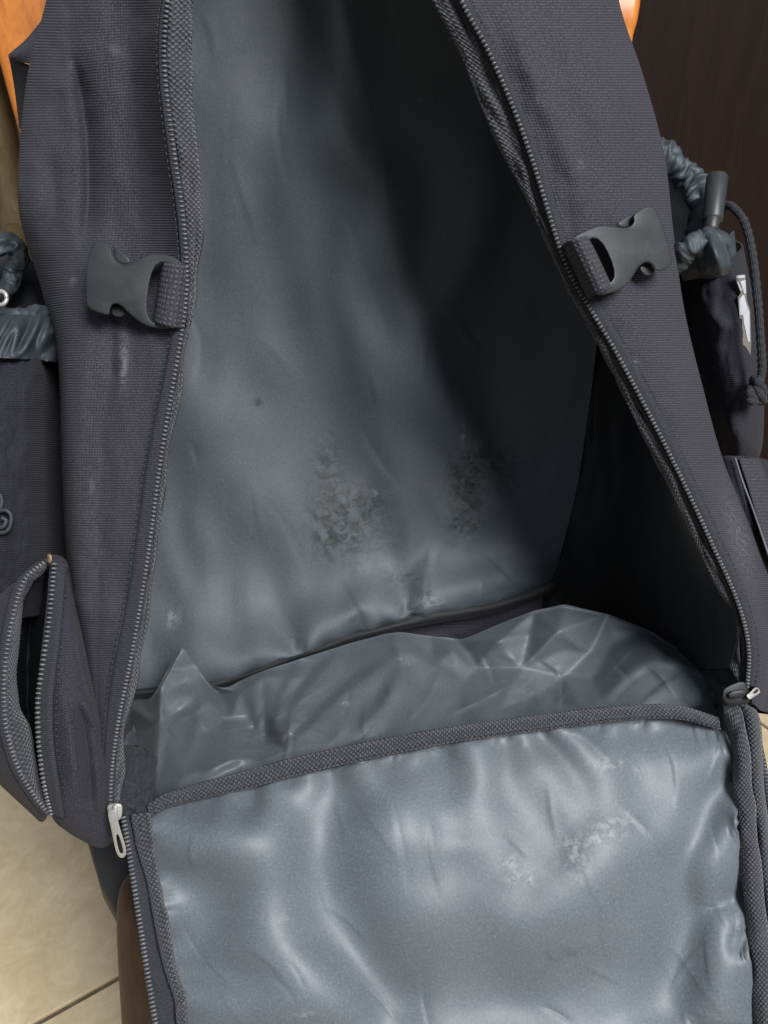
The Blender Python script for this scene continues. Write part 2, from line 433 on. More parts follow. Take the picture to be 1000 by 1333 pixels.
def wood(name, a, b, rough, scale=(30, 30, 3), coat=.2):
    N = NT(name); o = N.obj(); mp = N.n('ShaderNodeMapping', i_Vector=o); mp.inputs['Scale'].default_value = scale
    n = N.noise(mp.outputs[0], 2.2, 6, .62, 1.2); f = N.noise(mp.outputs[0], 14, 3)
    c = N.mix(N.ramp(n, .32, .7), a, b); c = N.mix(N.math('MULTIPLY', N.ramp(f, .5, .75), .3), c, tuple(x*.55 for x in a))
    N.set(Base_Color=c, Roughness=rough, Normal=N.bump(f, .2, .0004)); N.set(Coat_Weight=coat, Coat_Roughness=.2, Specular_IOR_Level=.5 if coat else .15)
    return N.m
M['orange_wood'] = wood('varnished_orange_wood', (.46, .125, .012), (.66, .22, .025), .5)
M['brown_wood'] = wood('brown_wood', (.045, .026, .017), (.080, .047, .030), .5, coat=0)
M['olive_wood'] = wood('dull_brown_wood', (.085, .058, .026), (.14, .10, .05), .7, coat=0)
M['dark_wood'] = wood('dark_cabinet_wood', (.0125, .0062, .0045), (.018, .0095, .0068), .7, coat=0)
def tile_mat():
    N = NT('beige_ceramic_tile'); o = N.obj(); g = N.n('ShaderNodeNewGeometry').outputs['Random Per Island']
    oi = N.n('ShaderNodeObjectInfo').outputs['Random']
    n = N.noise(o, 16, 7, .7, .8); f = N.noise(o, 75, 5, .7)
    c = N.mix(N.ramp(n, .3, .7), (.56, .42, .24), (.82, .66, .44)); c = N.mix(N.math('MULTIPLY', N.ramp(f, .45, .75), .45), c, (.50, .36, .20))
    c = N.mix(N.math('MULTIPLY', oi, .2), c, (.70, .56, .36))
    N.set(Base_Color=c, Roughness=N.math('ADD', .25, N.math('MULTIPLY', f, .2)), Normal=N.bump(n, .15, .002))
    return N.m
M['tile'] = tile_mat()
M['grout'] = simple('grey_grout', (.15, .115, .075), .9, 0, .3, 80, .0006)

# ---------------------------------------------------------------- setting: tiled floor
fl = link('floor', box_mesh('floor', (-6, -5, -.05), (6, 7, -.004)), M['grout'], None, smooth=False, kind='structure')
TS = .38; ang = math.atan2(.052, .079)
ex = Vector((math.cos(ang), math.sin(ang), 0)); ey = Vector((-math.sin(ang), math.cos(ang), 0))
tile_me = box_mesh('tile', (-TS/2+.0030, -TS/2+.0030, -.012), (TS/2-.0030, TS/2-.0030, 0), .0015, 2)
tile_me.materials.append(M['tile'])
off_n = .591                                  # one joint runs this far out along ey
rot = Matrix.Rotation(ang, 4, 'Z')
for i in range(-7, 9):
    for j in range(-4, 9):
        c = ex*(i*TS) + ey*(off_n + (j+.5)*TS)
        if c.y < -.4 or c.y > 3.6 or abs(c.x) > 2.2: continue
        t = bpy.data.objects.new('tile', tile_me); COL.objects.link(t); t.parent = fl
        t.matrix_world = Matrix.Translation(c)@rot

# ---------------------------------------------------------------- dark cabinet behind
cy = 1.42
cab = thing('cabinet', 'dark brown wooden cabinet standing behind the backpack on the right', 'cabinet', (1.05, cy, 0))
link('carcass', box_mesh('carcass', (.34, cy, .05), (1.75, cy+.5, 1.9), .004), M['dark_wood'], cab, smooth=False)
for k, (x0, x1) in enumerate(((.345, 1.045), (1.05, 1.745))):
    for z0, z1 in ((.06, 1.88),):
        d = link('door', box_mesh('door', (x0, cy-.022, z0), (x1, cy-.001, z1), .003), M['dark_wood'], cab, smooth=False)
link('plinth', box_mesh('plinth', (.36, cy+.02, 0), (1.73, cy+.48, .05)), M['dark_wood'], cab, smooth=False)

# ---------------------------------------------------------------- chair
chair = thing('chair', 'orange varnished wooden chair with dark seat carrying the open backpack', 'chair', (.03, .45, 0))
SEAT = .425
def loft_board(name, left, right, thick, mat, parent, n=30, bev=.006):
    L = cr(left, n); R = cr(right, n); bm = bmesh.new(); rows = []
    A = Pn(L); B = Pn(R)
    for a, b in zip(A, B):
        row = []
        for t in np.linspace(0, 1, 9):
            p = a*(1-t)+b*t; p = p+np.array([0, .025*math.sin(math.pi*t), 0]); row.append(bm.verts.new(p))
        rows.append(row)
    for i in range(n-1):
        for j in range(8): bm.faces.new((rows[i][j], rows[i][j+1], rows[i+1][j+1], rows[i+1][j]))
    bmesh.ops.recalc_face_normals(bm, faces=bm.faces)
    me = bpy.data.meshes.new(name); bm.to_mesh(me); bm.free()
    o = link(name, me, mat, parent)
    s = o.modifiers.new('thickness', 'SOLIDIFY'); s.thickness = thick; s.offset = 0
    b = o.modifiers.new('edge', 'BEVEL'); b.width = bev; b.segments = 3; b.limit_method = 'ANGLE'
    return o
loft_board('backrest', [(-60, -420, .64), (-40, -200, .66), (-25, 0, .68), (0, 78, .69), (28, 176, .70), (75, 300, .71), (130, 430, .72)],
           [(860, -420, .66), (850, -200, .675), (833, 0, .69), (822, 55, .70), (805, 176, .71), (775, 300, .715), (735, 430, .72)], .02, M['orange_wood'], chair)
def slab(name, outline, z0, z1, bev, mat):
    bm = bmesh.new(); q = chaikin(outline, 1); vs = [bm.verts.new((x, y, z0)) for x, y in q]; f = bm.faces.new(vs)
    r = bmesh.ops.extrude_face_region(bm, geom=[f]); bmesh.ops.translate(bm, vec=(0, 0, z1-z0), verts=[v for v in r['geom'] if isinstance(v, bmesh.types.BMVert)])
    bmesh.ops.recalc_face_normals(bm, faces=bm.faces)
    es = [e for e in bm.edges if len(e.link_faces) == 2 and abs(e.verts[0].co.z-e.verts[1].co.z) < 1e-6]
    bmesh.ops.bevel(bm, geom=es, offset=bev, segments=4, profile=.5, affect='EDGES')
    me = bpy.data.meshes.new(name); bm.to_mesh(me); bm.free(); return link(name, me, mat, chair)
SO = [(-.225, .66), (-.225, .50), (-.214, .395), (-.176, .325), (-.135, .292), (0, .280), (.16, .285), (.215, .325), (.245, .40), (.26, .50), (.26, .66)]
slab('seat', SO, SEAT-.028, SEAT, .008, M['seat'])
slab('seat_frame', [(x*.8, y+.05) for x, y in SO], SEAT-.10, SEAT-.029, .004, M['seat'])
def leg(name, p0, p1, r0, r1, mat):
    n = 14; pts = [Vector(p0).lerp(Vector(p1), k/(n-1)) for k in range(n)]
    return link(name, tube_mesh(name, pts, np.linspace(r0, r1, n), 16), mat, chair)
leg_top = P(194, 1140, .515); leg_foot = Vector((-.192, .270, .002))
link('leg', tube_mesh('leg', [leg_top.lerp(leg_foot, t) for t in (0, .006, .014, .028, .05, .09, .15, .3, .5, .7, .85, 1)], [.006, .011, .0150, .0178, .0192, .0198, .0198, .019, .018, .0168, .0158, .015], 24), M['brown_wood'], chair)
leg('leg', (.215, .262, SEAT-.1), (.235, .235, .001), .019, .013, M['brown_wood'])
for a in ([(-20, 60, .75), (-2, 150, .76), (12, 240, .77), (22, 310, .775), (40, 420, .78)], [(770, 60, .75), (762, 150, .76), (750, 240, .77), (740, 310, .775), (730, 420, .78)]):
    pp = [P(*q) for q in a]; pp.append(pp[-1]+Vector((-.02 if a[0][0] < 400 else .02, .05, -(pp[-1].z)+.004)))
    link('leg', tube_mesh('leg', pp, .014, 14, n=40), M['olive_wood'], chair)

# ================================================================ backpack
BP = thing('backpack', 'open black and charcoal backpack with grey lining and its front panel folded down', 'backpack', (.0, .45, SEAT))

# ---- interior back panel
def pucker(p, line, w0, w1, amp, fade=1.0):
    """a fold pinched at its first point that widens and dies out along the line"""
    L = cr(np.asarray(line, float), 24); seg = L[1:]-L[:-1]; sl = np.maximum(np.linalg.norm(seg, axis=1), 1e-6); cum = np.concatenate([[0], np.cumsum(sl)])
    best = np.full(len(p), 1e9); bt = np.zeros(len(p))
    for k in range(len(seg)):
        r = p-L[k]; u = np.clip((r@seg[k])/sl[k]**2, 0, 1); q = r-u[:, None]*seg[k]; d = np.hypot(q[:, 0], q[:, 1]); m = d < best
        best[m] = d[m]; bt[m] = (cum[k]+u[m]*sl[k])/cum[-1]
    w = w0+(w1-w0)*bt; e = np.clip(1-bt, 0, 1)**fade; e2 = np.clip(bt/.06, .0, 1)
    return amp*np.exp(-(best/w)**2)*e*(.35+.65*e2)
def back_disp(p):
    h = fold(p, [(392, -300), (391, 0), (388, 110), (384, 185)], 42, -.020, 13, .22)
    h += pucker(p, [(350, -200), (350, 0), (348, 230)], 26, 30, .008, .6) + pucker(p, [(425, -200), (424, 60), (430, 260)], 22, 30, .007, .6)
    h += fold(p, [(360, 150), (390, 300), (425, 440), (480, 580), (545, 700), (580, 760)], 15, .0065, 26, .35)
    h += fold(p, [(400, 260), (428, 410), (470, 540), (520, 640)], 12, -.0050, 13, .4)
    h += fold(p, [(420, 200), (450, 400), (500, 540), (560, 640), (620, 740)], 16, .0065, 22, .35)
    h += fold(p, [(470, 260), (488, 350), (510, 420), (560, 520)], 22, -.0045, 26, .45)
    h += fold(p, [(560, 480), (600, 580), (660, 690)], 20, .0045, 28, .4)
    h += pucker(p, [(534, 803), (524, 760), (500, 710), (470, 660)], 8, 28, -.006, .9) + pucker(p, [(556, 800), (560, 765), (540, 715)], 8, 24, .004, .9)
    h += pucker(p, [(388, 842), (362, 800), (352, 745), (356, 690)], 9, 26, -.008, .9) + pucker(p, [(345, 860), (330, 810), (326, 740)], 10, 28, .004, .9)
    h += pucker(p, [(470, 826), (450, 785), (430, 740)], 8, 26, -.0025, .9) + pucker(p, [(250, 885), (262, 820), (270, 760)], 10, 36, .002, .9)
    h += pucker(p, [(650, 780), (640, 730), (610, 660)], 9, 26, -.004, .9)
    h += fold(p, [(210, 840), (330, 858), (450, 806), (560, 780), (700, 745)], 46, .009, 30, .1)
    h += fold(p, [(230, 450), (300, 620), (320, 760)], 70, .006, 60, .4)
    h += fold(p, [(640, 150), (620, 300), (560, 440), (600, 570), (640, 640)], 34, .011, 26, .3)
    h += fold(p, [(448, -400), (446, 0), (450, 140), (470, 260)], 46, .016, 15, .2)
    h += fold(p, [(470, 160), (505, 270), (512, 380), (530, 490), (580, 600)], 55, .016, 30, .3)
    h += .0020*nz(p, 70, 140, 3) + .0006*nz(p, 17, 26, 5, 3)
    return h
def blob(cx, cy, rx, ry, a=1.0, rot=0.):
    def f(p):
        c, s = math.cos(rot), math.sin(rot); x = p[:, 0]-cx; y = p[:, 1]-cy
        return a*np.exp(-(((x*c+y*s)/rx)**2+((-x*s+y*c)/ry)**2))
    return f
def blobs(*bl):
    return lambda p: np.clip(sum(b(p) for b in bl), 0, 1)
_c1 = creases(1, (230, 420, 680, 820), 26, (40, 130), 1.15, .3, .0009, (1.6, 7), .1); _c2 = creases(2, (230, -60, 560, 460), 12, (80, 200), 1.45, .15, .0009, (1.6, 8), .08)
def back_crease(p): return _c1(p)+_c2(p)
def by_seam(p): return np.exp(-np.clip(np.interp(p[:, 0], [172, 285, 405, 535, 640, 722], [885, 872, 832, 793, 772, 748])-p[:, 1], 0, 2000)/40)
back_net = [[(160, -580, 0.425), (280, -580, 0.425), (420, -580, 0.430), (560, -580, 0.432), (680, -580, 0.435), (760, -580, 0.435)],
            [(120, -300, 0.465), (260, -300, 0.465), (420, -300, 0.470), (580, -300, 0.480), (720, -300, 0.485), (800, -300, 0.490)],
            [(130, -80, 0.510), (260, -80, 0.510), (420, -80, 0.513), (580, -80, 0.517), (720, -80, 0.520), (800, -80, 0.517)],
            [(140, 150, 0.555), (265, 150, 0.555), (420, 150, 0.558), (580, 150, 0.564), (710, 150, 0.566), (800, 150, 0.557)],
            [(150, 400, 0.612), (270, 400, 0.614), (420, 400, 0.616), (570, 400, 0.622), (690, 400, 0.624), (782, 400, 0.612)],
            [(158, 600, .645), (270, 600, .650), (420, 600, .655), (560, 600, .660), (670, 600, .664), (757, 600, .655)],
            [(165, 760, .652), (275, 750, .660), (415, 730, .666), (550, 715, .674), (650, 700, .682), (738, 690, .676)],
            [(172, 885, .645), (285, 872, .652), (405, 832, .660), (535, 793, .670), (640, 772, .684), (722, 748, .690)],
            [(172, 903, .650), (285, 890, .660), (405, 848, .668), (535, 808, .680), (640, 790, .692), (718, 762, .700)]]
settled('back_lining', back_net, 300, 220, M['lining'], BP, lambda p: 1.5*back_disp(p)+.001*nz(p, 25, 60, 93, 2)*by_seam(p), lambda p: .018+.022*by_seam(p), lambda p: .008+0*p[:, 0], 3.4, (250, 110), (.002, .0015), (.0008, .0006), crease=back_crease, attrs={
    'mould': blobs(blob(440, 680, 38, 34, 1.2, .5), blob(462, 655, 30, 16, 1.2), blob(425, 610, 22, 40, .75), blob(605, 640, 20, 40, 1.1), blob(625, 600, 34, 14, .8), blob(605, 685, 22, 12, 1), blob(525, 752, 26, 9, .8), blob(555, 778, 18, 10, .9), blob(335, 524, 6, 5, 1.2), blob(470, 700, 50, 40, .4), blob(640, 610, 50, 50, .4)),
    'residue': blobs(blob(225, 805, 9, 11, .8), blob(560, 785, 16, 6, .8), blob(487, 643, 3, 4, 1.5), blob(600, 560, 2.5, 20, .8)),
    'dust': blobs(blob(450, 640, 90, 80, .9), blob(600, 640, 60, 60, .7), blob(300, 100, 90, 200, .6), blob(540, 790, 90, 30, .8))}, label='stained blue grey nylon lining of the back panel')
# piping along the bottom of the back panel
ribbon('base_seam', [(170, 898, .640), (285, 884, .646), (405, 843, .654), (535, 803, .664), (640, 784, .678), (722, 757, .684)],
       [(170, 910, .643), (285, 897, .650), (405, 856, .658), (535, 818, .668), (640, 800, .682), (722, 772, .688)], 90, M['shaded_lining'], BP, 6, .004, 0, .002)

# ---- interior side walls
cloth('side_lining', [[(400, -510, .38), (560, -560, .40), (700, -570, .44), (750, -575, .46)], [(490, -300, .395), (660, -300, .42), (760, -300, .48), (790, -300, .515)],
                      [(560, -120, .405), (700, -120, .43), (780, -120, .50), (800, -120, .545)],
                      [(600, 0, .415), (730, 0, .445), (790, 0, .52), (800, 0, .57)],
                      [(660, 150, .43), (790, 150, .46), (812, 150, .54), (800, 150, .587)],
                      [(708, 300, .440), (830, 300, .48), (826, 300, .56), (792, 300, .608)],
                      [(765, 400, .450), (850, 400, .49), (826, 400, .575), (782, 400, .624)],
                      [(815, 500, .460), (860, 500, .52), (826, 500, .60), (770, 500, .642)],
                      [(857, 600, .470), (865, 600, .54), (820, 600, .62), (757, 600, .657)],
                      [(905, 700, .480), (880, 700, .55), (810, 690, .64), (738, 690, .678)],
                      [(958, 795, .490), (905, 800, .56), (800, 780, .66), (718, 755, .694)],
                      [(955, 870, .500), (900, 870, .57), (800, 860, .66), (700, 810, .70)]], 140, 70, M['shaded_lining'], BP,
      lambda p: .004*nz(p, 40, 120, 9, 3)+fold(p, [(765, 430), (768, 540), (755, 640)], 5, .004), label='side wall lining with the shadow put into its dark colour')
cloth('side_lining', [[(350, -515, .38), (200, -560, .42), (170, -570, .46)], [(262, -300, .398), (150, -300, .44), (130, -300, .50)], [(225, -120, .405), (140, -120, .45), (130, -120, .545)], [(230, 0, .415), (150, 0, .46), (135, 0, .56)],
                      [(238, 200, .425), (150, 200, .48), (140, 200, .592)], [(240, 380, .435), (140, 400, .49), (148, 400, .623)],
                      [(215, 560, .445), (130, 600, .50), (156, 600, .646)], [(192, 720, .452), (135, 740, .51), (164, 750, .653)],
                      [(170, 860, .462), (140, 870, .52), (170, 890, .647)], [(150, 990, .472), (145, 990, .53), (175, 920, .645)]], 100, 30, M['shaded_lining'], BP,
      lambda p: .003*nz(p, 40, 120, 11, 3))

# ---- crumpled base lining
BASE_PTS = [(160, 912, .655), (198, 906, .655), (236, 843, .600), (262, 880, .612), (284, 900, .622), (313, 886, .612), (343, 870, .610), (400, 853, .618), (460, 836, .622), (515, 821, .618), (560, 829, .632), (591, 834, .634), (650, 812, .628), (695, 796, .622), (735, 788, .612), (790, 799, .612), (845, 820, .604), (890, 848, .590), (925, 872, .570), (948, 893, .552),   (158, 1058, .535), (205, 1066, .490), (260, 1048, .489), (330, 1030, .493), (400, 1014, .497), (500, 994, .502), (600, 977, .506), (700, 964, .512), (800, 954, .518), (880, 950, .522), (946, 957, .528),   (204, 903, .585), (204, 942, .572), (196, 1012, .528), (178, 955, .640), (174, 1015, .570), (265, 907, .592), (286, 898, .604), (262, 960, .553), (240, 1010, .510), (300, 985, .518),   (312, 900, .596), (325, 940, .575), (347, 966, .560), (335, 990, .520), (300, 935, .575),   (345, 880, .592), (350, 930, .562), (372, 975, .524), (400, 880, .598), (390, 935, .552), (440, 965, .522), (455, 875, .594), (440, 915, .563), (521, 857, .592), (490, 910, .562), (540, 930, .540), (515, 835, .606), (560, 960, .518),   (560, 868, .604), (600, 895, .590), (650, 925, .560), (669, 940, .545), (591, 846, .606), (650, 834, .598), (728, 822, .586), (620, 870, .606), (680, 870, .598), (700, 905, .585), (640, 955, .522), (715, 945, .525),   (735, 845, .600), (735, 880, .602), (720, 912, .578), (765, 850, .606), (770, 885, .592), (760, 925, .545), (782, 910, .556), (815, 880, .566), (852, 858, .566), (800, 840, .602), (885, 862, .562), (913, 876, .552), (865, 895, .545), (830, 920, .535), (900, 905, .538), (930, 897, .543), (925, 925, .532)]
bp = np.array(BASE_PTS, float)
def delaunay(P2):
    """small Bowyer-Watson triangulation"""
    n = len(P2); Q = np.vstack([P2, [(-9e3, -9e3), (2e4, -9e3), (500, 3e4)]]); T = [(n, n+1, n+2)]
    def circ(t):
        (ax, ay), (bx, by), (cx, cy_) = Q[t[0]], Q[t[1]], Q[t[2]]
        d = 2*(ax*(by-cy_)+bx*(cy_-ay)+cx*(ay-by))+1e-12
        ux = ((ax*ax+ay*ay)*(by-cy_)+(bx*bx+by*by)*(cy_-ay)+(cx*cx+cy_*cy_)*(ay-by))/d
        uy = ((ax*ax+ay*ay)*(cx-bx)+(bx*bx+by*by)*(ax-cx)+(cx*cx+cy_*cy_)*(bx-ax))/d
        return ux, uy, (ax-ux)**2+(ay-uy)**2
    cc = {T[0]: circ(T[0])}
    for i in range(n):
        bad = [t for t in T if (Q[i, 0]-cc[t][0])**2+(Q[i, 1]-cc[t][1])**2 < cc[t][2]]; edges = {}
        for t in bad:
            for e in ((t[0], t[1]), (t[1], t[2]), (t[2], t[0])):
                k = tuple(sorted(e)); edges[k] = edges.get(k, 0)+1
        T = [t for t in T if t not in bad]
        for e, c in edges.items():
            if c == 1:
                t = (e[0], e[1], i); T.append(t); cc[t] = circ(t)
    return [t for t in T if max(t) < n]
btri = delaunay(bp[:, :2])
def base_depths(p):
    """distance of the crumpled floor cloth: flat facets between creases, over a smooth trend"""
    tr = np.zeros(len(p)); ws = np.zeros(len(p))
    for q in bp:
        w = np.exp(-((q[0]-p[:, 0])**2+((q[1]-p[:, 1])*1.3)**2)/(2*38.0**2))+1e-9; tr += w*q[2]; ws += w
    tr /= ws; out = tr.copy(); done = np.zeros(len(p), bool)
    for t in btri:
        A, B, C = bp[t[0]], bp[t[1]], bp[t[2]]
        den = (B[1]-C[1])*(A[0]-C[0])+(C[0]-B[0])*(A[1]-C[1])
        if abs(den) < 1e-9: continue
        l0 = ((B[1]-C[1])*(p[:, 0]-C[0])+(C[0]-B[0])*(p[:, 1]-C[1]))/den; l1 = ((C[1]-A[1])*(p[:, 0]-C[0])+(A[0]-C[0])*(p[:, 1]-C[1]))/den; l2 = 1-l0-l1
        m = (l0 >= -1e-6) & (l1 >= -1e-6) & (l2 >= -1e-6) & ~done
        out[m] = l0[m]*A[2]+l1[m]*B[2]+l2[m]*C[2]; done |= m
    return tr+1.05*(out-tr)
def base_depth(x, y):
    w = np.exp(-((bp[:, 0]-x)**2+((bp[:, 1]-y)*1.3)**2)/(2*38.0**2))+1e-9
    return float((w*bp[:, 2]).sum()/w.sum())
BACK = [(160, 912), (198, 906), (220, 868), (236, 843), (256, 868), (284, 900), (300, 892), (340, 874), (400, 855), (460, 836), (515, 822), (560, 828), (605, 832), (650, 812), (695, 795), (735, 787), (790, 799), (845, 820), (890, 848), (925, 872), (948, 893)]
FRONT = [(158, 1058), (205, 1066), (260, 1048), (330, 1030), (400, 1014), (500, 994), (600, 977), (700, 964), (800, 954), (880, 950), (945, 957)]
bxs = np.linspace(160, 946, 42); base_net = []
for t in np.linspace(0, 1, 13):
    row = []
    for x in bxs:
        yb = np.interp(x, [q[0] for q in BACK], [q[1] for q in BACK]); yf = np.interp(x, [q[0] for q in FRONT], [q[1] for q in FRONT]); y = yb*(1-t)+yf*t
        row.append((x, y, base_depth(x, y)))
    base_net.append(row)
_b1 = creases(5, (170, 850, 940, 990), 46, (40, 140), -.65, .45, .0011, (2.4, 9.), .15)
_b2 = creases(6, (180, 840, 940, 980), 40, (30, 100), .75, .4, .0010, (2.4, 9.), .15)
def base_disp(q):
    A = resample(np.asarray(base_net), 160, 400).reshape(-1, 3)
    h = A[:, 2]-base_depths(q)
    h += fold(q, [(521, 855), (455, 898), (375, 975)], 7, .0076, 22, .25) + fold(q, [(513, 822), (560, 866), (668, 942)], 20, .0093, 7, .2)
    h += fold(q, [(450, 845), (398, 900), (362, 980)], 7, .0059, 20, .25) + fold(q, [(528, 862), (500, 915), (455, 968)], 8, .0059, 16, .3) + fold(q, [(400, 850), (372, 900), (352, 960)], 7, .0051, 18, .3)
    h += fold(q, [(262, 880), (258, 940), (240, 1000)], 7, .003, 10, .3) + fold(q, [(343, 872), (344, 915), (350, 968)], 6, -.005, 9, .25) + fold(q, [(205, 900), (206, 950), (197, 1012)], 6, .005, 8, .15)
    h += fold(q, [(590, 846), (650, 833), (728, 822)], 9, .004, 7, .25) + fold(q, [(782, 912), (815, 880), (852, 858), (905, 872)], 12, .004, 10, .25)
    h += fold(q, [(255, 1012), (300, 990), (340, 978)], 8, .008, 8, .3)
    return h + .0006*nz(q, 50, 30, 21, 3)
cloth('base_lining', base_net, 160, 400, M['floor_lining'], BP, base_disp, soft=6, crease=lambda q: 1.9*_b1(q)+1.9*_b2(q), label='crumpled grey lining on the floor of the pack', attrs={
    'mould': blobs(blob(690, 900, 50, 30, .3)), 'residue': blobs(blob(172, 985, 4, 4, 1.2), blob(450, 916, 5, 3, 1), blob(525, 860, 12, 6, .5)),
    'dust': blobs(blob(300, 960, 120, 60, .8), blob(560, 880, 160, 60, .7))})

# ---- outer side panels
left_net = [[(345, -520, .375), (270, -545, .38), (210, -560, .40), (170, -565, .44), (180, -570, .47)],
            [(262, -300, .394), (190, -300, .41), (145, -300, .425), (105, -300, .46), (130, -300, .51)],
            [(232, -110, .402), (165, -120, .424), (118, -120, .440), (84, -120, .475), (120, -120, .545)],
            [(212, 0, .407), (172, 0, .438), (104, 0, .446), (62, 0, .470), (108, 0, .570)],
            [(208, 80, .411), (172, 80, .444), (104, 85, .452), (40, 85, .474), (100, 90, .582)],
            [(219, 180, .416), (180, 180, .450), (108, 180, .459), (28, 183, .480), (100, 190, .600)],
            [(230, 280, .421), (188, 280, .450), (108, 280, .462), (27, 278, .486), (100, 290, .612)],
            [(235, 380, .426), (178, 380, .446), (92, 380, .458), (58, 385, .530), (110, 390, .624)],
            [(219, 480, .431), (152, 480, .440), (87, 480, .459), (82, 490, .560), (120, 490, .636)],
            [(193, 600, .437), (140, 600, .444), (89, 600, .462), (86, 605, .565), (130, 600, .645)],
            [(176, 720, .443), (135, 720, .450), (95, 720, .466), (92, 725, .565), (140, 720, .650)],
            [(154, 840, .452), (130, 840, .457), (110, 840, .472), (100, 845, .542), (158, 840, .650)],
            [(139, 930, .460), (131, 935, .464), (126, 940, .476), (128, 945, .545), (172, 910, .650)],
            [(134, 1035, .468), (131, 1040, .471), (129, 1048, .480), (140, 1055, .545), (180, 980, .645)]]
def left_disp(p):
    h = fold(p, [(95, 60), (110, 150), (116, 240), (110, 310), (98, 350)], 8, -.012, 15, .25)
    h += fold(p, [(140, 40), (150, 160), (160, 300)], 26, .004, 26, .3)
    h += fold(p, [(163, 420), (160, 460), (158, 505)], 5, .0035, 7, .3)
    h += fold(p, [(148, 425), (146, 470), (150, 500)], 8, -.004, 7, .3)
    h += fold(p, [(60, 180), (70, 260), (62, 330)], 14, -.004, 12, .3)
    h += fold(p, [(90, 770), (120, 800), (160, 790)], 12, .002, 12, .3)
    h += .0016*nz(p, 50, 90, 31) + .0007*nz(p, 18, 30, 33)
    return h
wear_l = blobs(blob(161, 470, 4, 34, 1.2), blob(150, 65, 7, 4, .9, .5), blob(101, 775, 4, 9, 1, -.6), blob(96, 367, 4, 4, 1.2), blob(92, 85, 2.5, 2.5, 1.5), blob(120, 630, 3, 12, .5), blob(110, 700, 60, 200, .12))
cloth('side_panel', left_net, 240, 90, M['fabric'], BP, left_disp, .0014, attrs={'wear': wear_l})
right_net = [[(405, -515, .375), (500, -545, .38), (600, -560, .40), (720, -565, .44), (740, -570, .47)],
             [(490, -300, .392), (590, -300, .40), (680, -300, .42), (755, -300, .46), (760, -300, .52)],
             [(562, -110, .404), (650, -115, .412), (732, -120, .432), (786, -120, .470), (780, -120, .555)],
             [(607, 0, .411), (682, 0, .418), (752, 0, .437), (803, 0, .480), (785, 0, .575)],
             [(656, 100, .420), (722, 100, .424), (786, 100, .442), (836, 100, .487), (805, 100, .590)],
             [(695, 200, .428), (752, 200, .430), (812, 200, .447), (863, 200, .492), (825, 200, .610)],
             [(729, 300, .436), (782, 300, .438), (836, 300, .454), (875, 300, .497), (832, 300, .625)],
             [(774, 400, .445), (817, 400, .448), (861, 400, .463), (888, 400, .503), (832, 400, .640)],
             [(830, 500, .455), (862, 500, .458), (892, 500, .472), (909, 500, .512), (826, 500, .652)],
             [(881, 600, .465), (902, 600, .468), (922, 600, .481), (934, 600, .518), (818, 600, .664)],
             [(928, 700, .475), (944, 700, .478), (958, 700, .491), (972, 700, .532), (806, 700, .676)],
             [(970, 800, .485), (982, 800, .488), (994, 800, .501), (1008, 800, .542), (796, 785, .690)],
             [(982, 870, .494), (990, 872, .497), (1000, 874, .508), (1012, 876, .546), (792, 850, .690)],
             [(978, 915, .500), (984, 920, .503), (990, 925, .512), (1000, 930, .548), (800, 900, .66)]]
def right_disp(p):
    h = fold(p, [(650, 0), (700, 110), (742, 210), (775, 270)], 16, .0035, 24, .3)
    h += fold(p, [(690, 20), (740, 130), (790, 260)], 18, -.003, 18, .3)
    h += fold(p, [(770, 30), (800, 120), (830, 220)], 14, .003, 14, .3)
    h += fold(p, [(850, 420), (880, 500), (905, 580)], 16, .003, 16, .3)
    h += .0014*nz(p, 50, 90, 41) + .0006*nz(p, 18, 30, 43)
    return h
wear_r = blobs(blob(755, 215, 4, 4, 1), blob(828, 472, 3, 4, 1.2), blob(700, 130, 3, 14, .4, -.5), blob(960, 700, 12, 60, .6, -.3))
cloth('side_panel', right_net, 240, 80, M['fabric'], BP, right_disp, .0014, attrs={'wear': wear_r})
# loose corner of cloth standing off at the shoulder, seen against the chair
cloth('shoulder_tab', [[(62, 20, .488), (60, 50, .488), (60, 88, .488)], [(36, 52, .500), (34, 68, .500), (36, 82, .503)], [(13, 71, .508), (13, 75, .509), (14, 78, .512)]], 24, 24, M['fabric'], BP, None, .002, attrs={'wear': lambda p: p[:, 0]*0})
cloth('shoulder_tab', [[(14, 76, .515), (28, 82, .510), (48, 90, .505)], [(20, 110, .53), (32, 125, .53), (46, 130, .53)], [(27, 165, .55), (34, 175, .55), (46, 180, .55)]], 24, 24, M['fabric'], BP, None, .002, attrs={'wear': lambda p: p[:, 0]*0})
# back, top and bottom of the pack
cloth('back_panel', [[(170, -575, .48), (420, -590, .485), (750, -575, .485)], [(115, -300, .54), (420, -300, .55), (800, -300, .555)], [(95, 0, .60), (430, 0, .61), (805, 0, .61)], [(115, 400, .65), (440, 400, .66), (835, 400, .66)], [(145, 750, .675), (450, 720, .69), (800, 740, .70)], [(178, 940, .67), (450, 860, .70), (780, 850, .70)]], 60, 40, M['fabric'], BP, None, .003, attrs={'wear': lambda p: p[:, 0]*0})
cloth('top_panel', [[(345, -520, .375), (375, -526, .375), (405, -515, .375)], [(200, -563, .41), (420, -580, .41), (700, -565, .42)], [(175, -575, .475), (420, -590, .48), (745, -575, .48)]], 30, 50, M['fabric'], BP, None, .002, attrs={'wear': lambda p: p[:, 0]*0})
cloth('base_panel', [[(150, 1075, .490), (400, 1040, .505), (700, 990, .520), (980, 960, .525)], [(155, 1110, .525), (400, 1075, .54), (700, 1030, .55), (960, 990, .555)], [(165, 1040, .62), (420, 1000, .64), (700, 950, .655), (900, 930, .66)], [(178, 935, .66), (430, 870, .69), (650, 830, .70), (790, 850, .69)]], 60, 60, M['fabric'], BP, None, .002, attrs={'wear': lambda p: p[:, 0]*0})

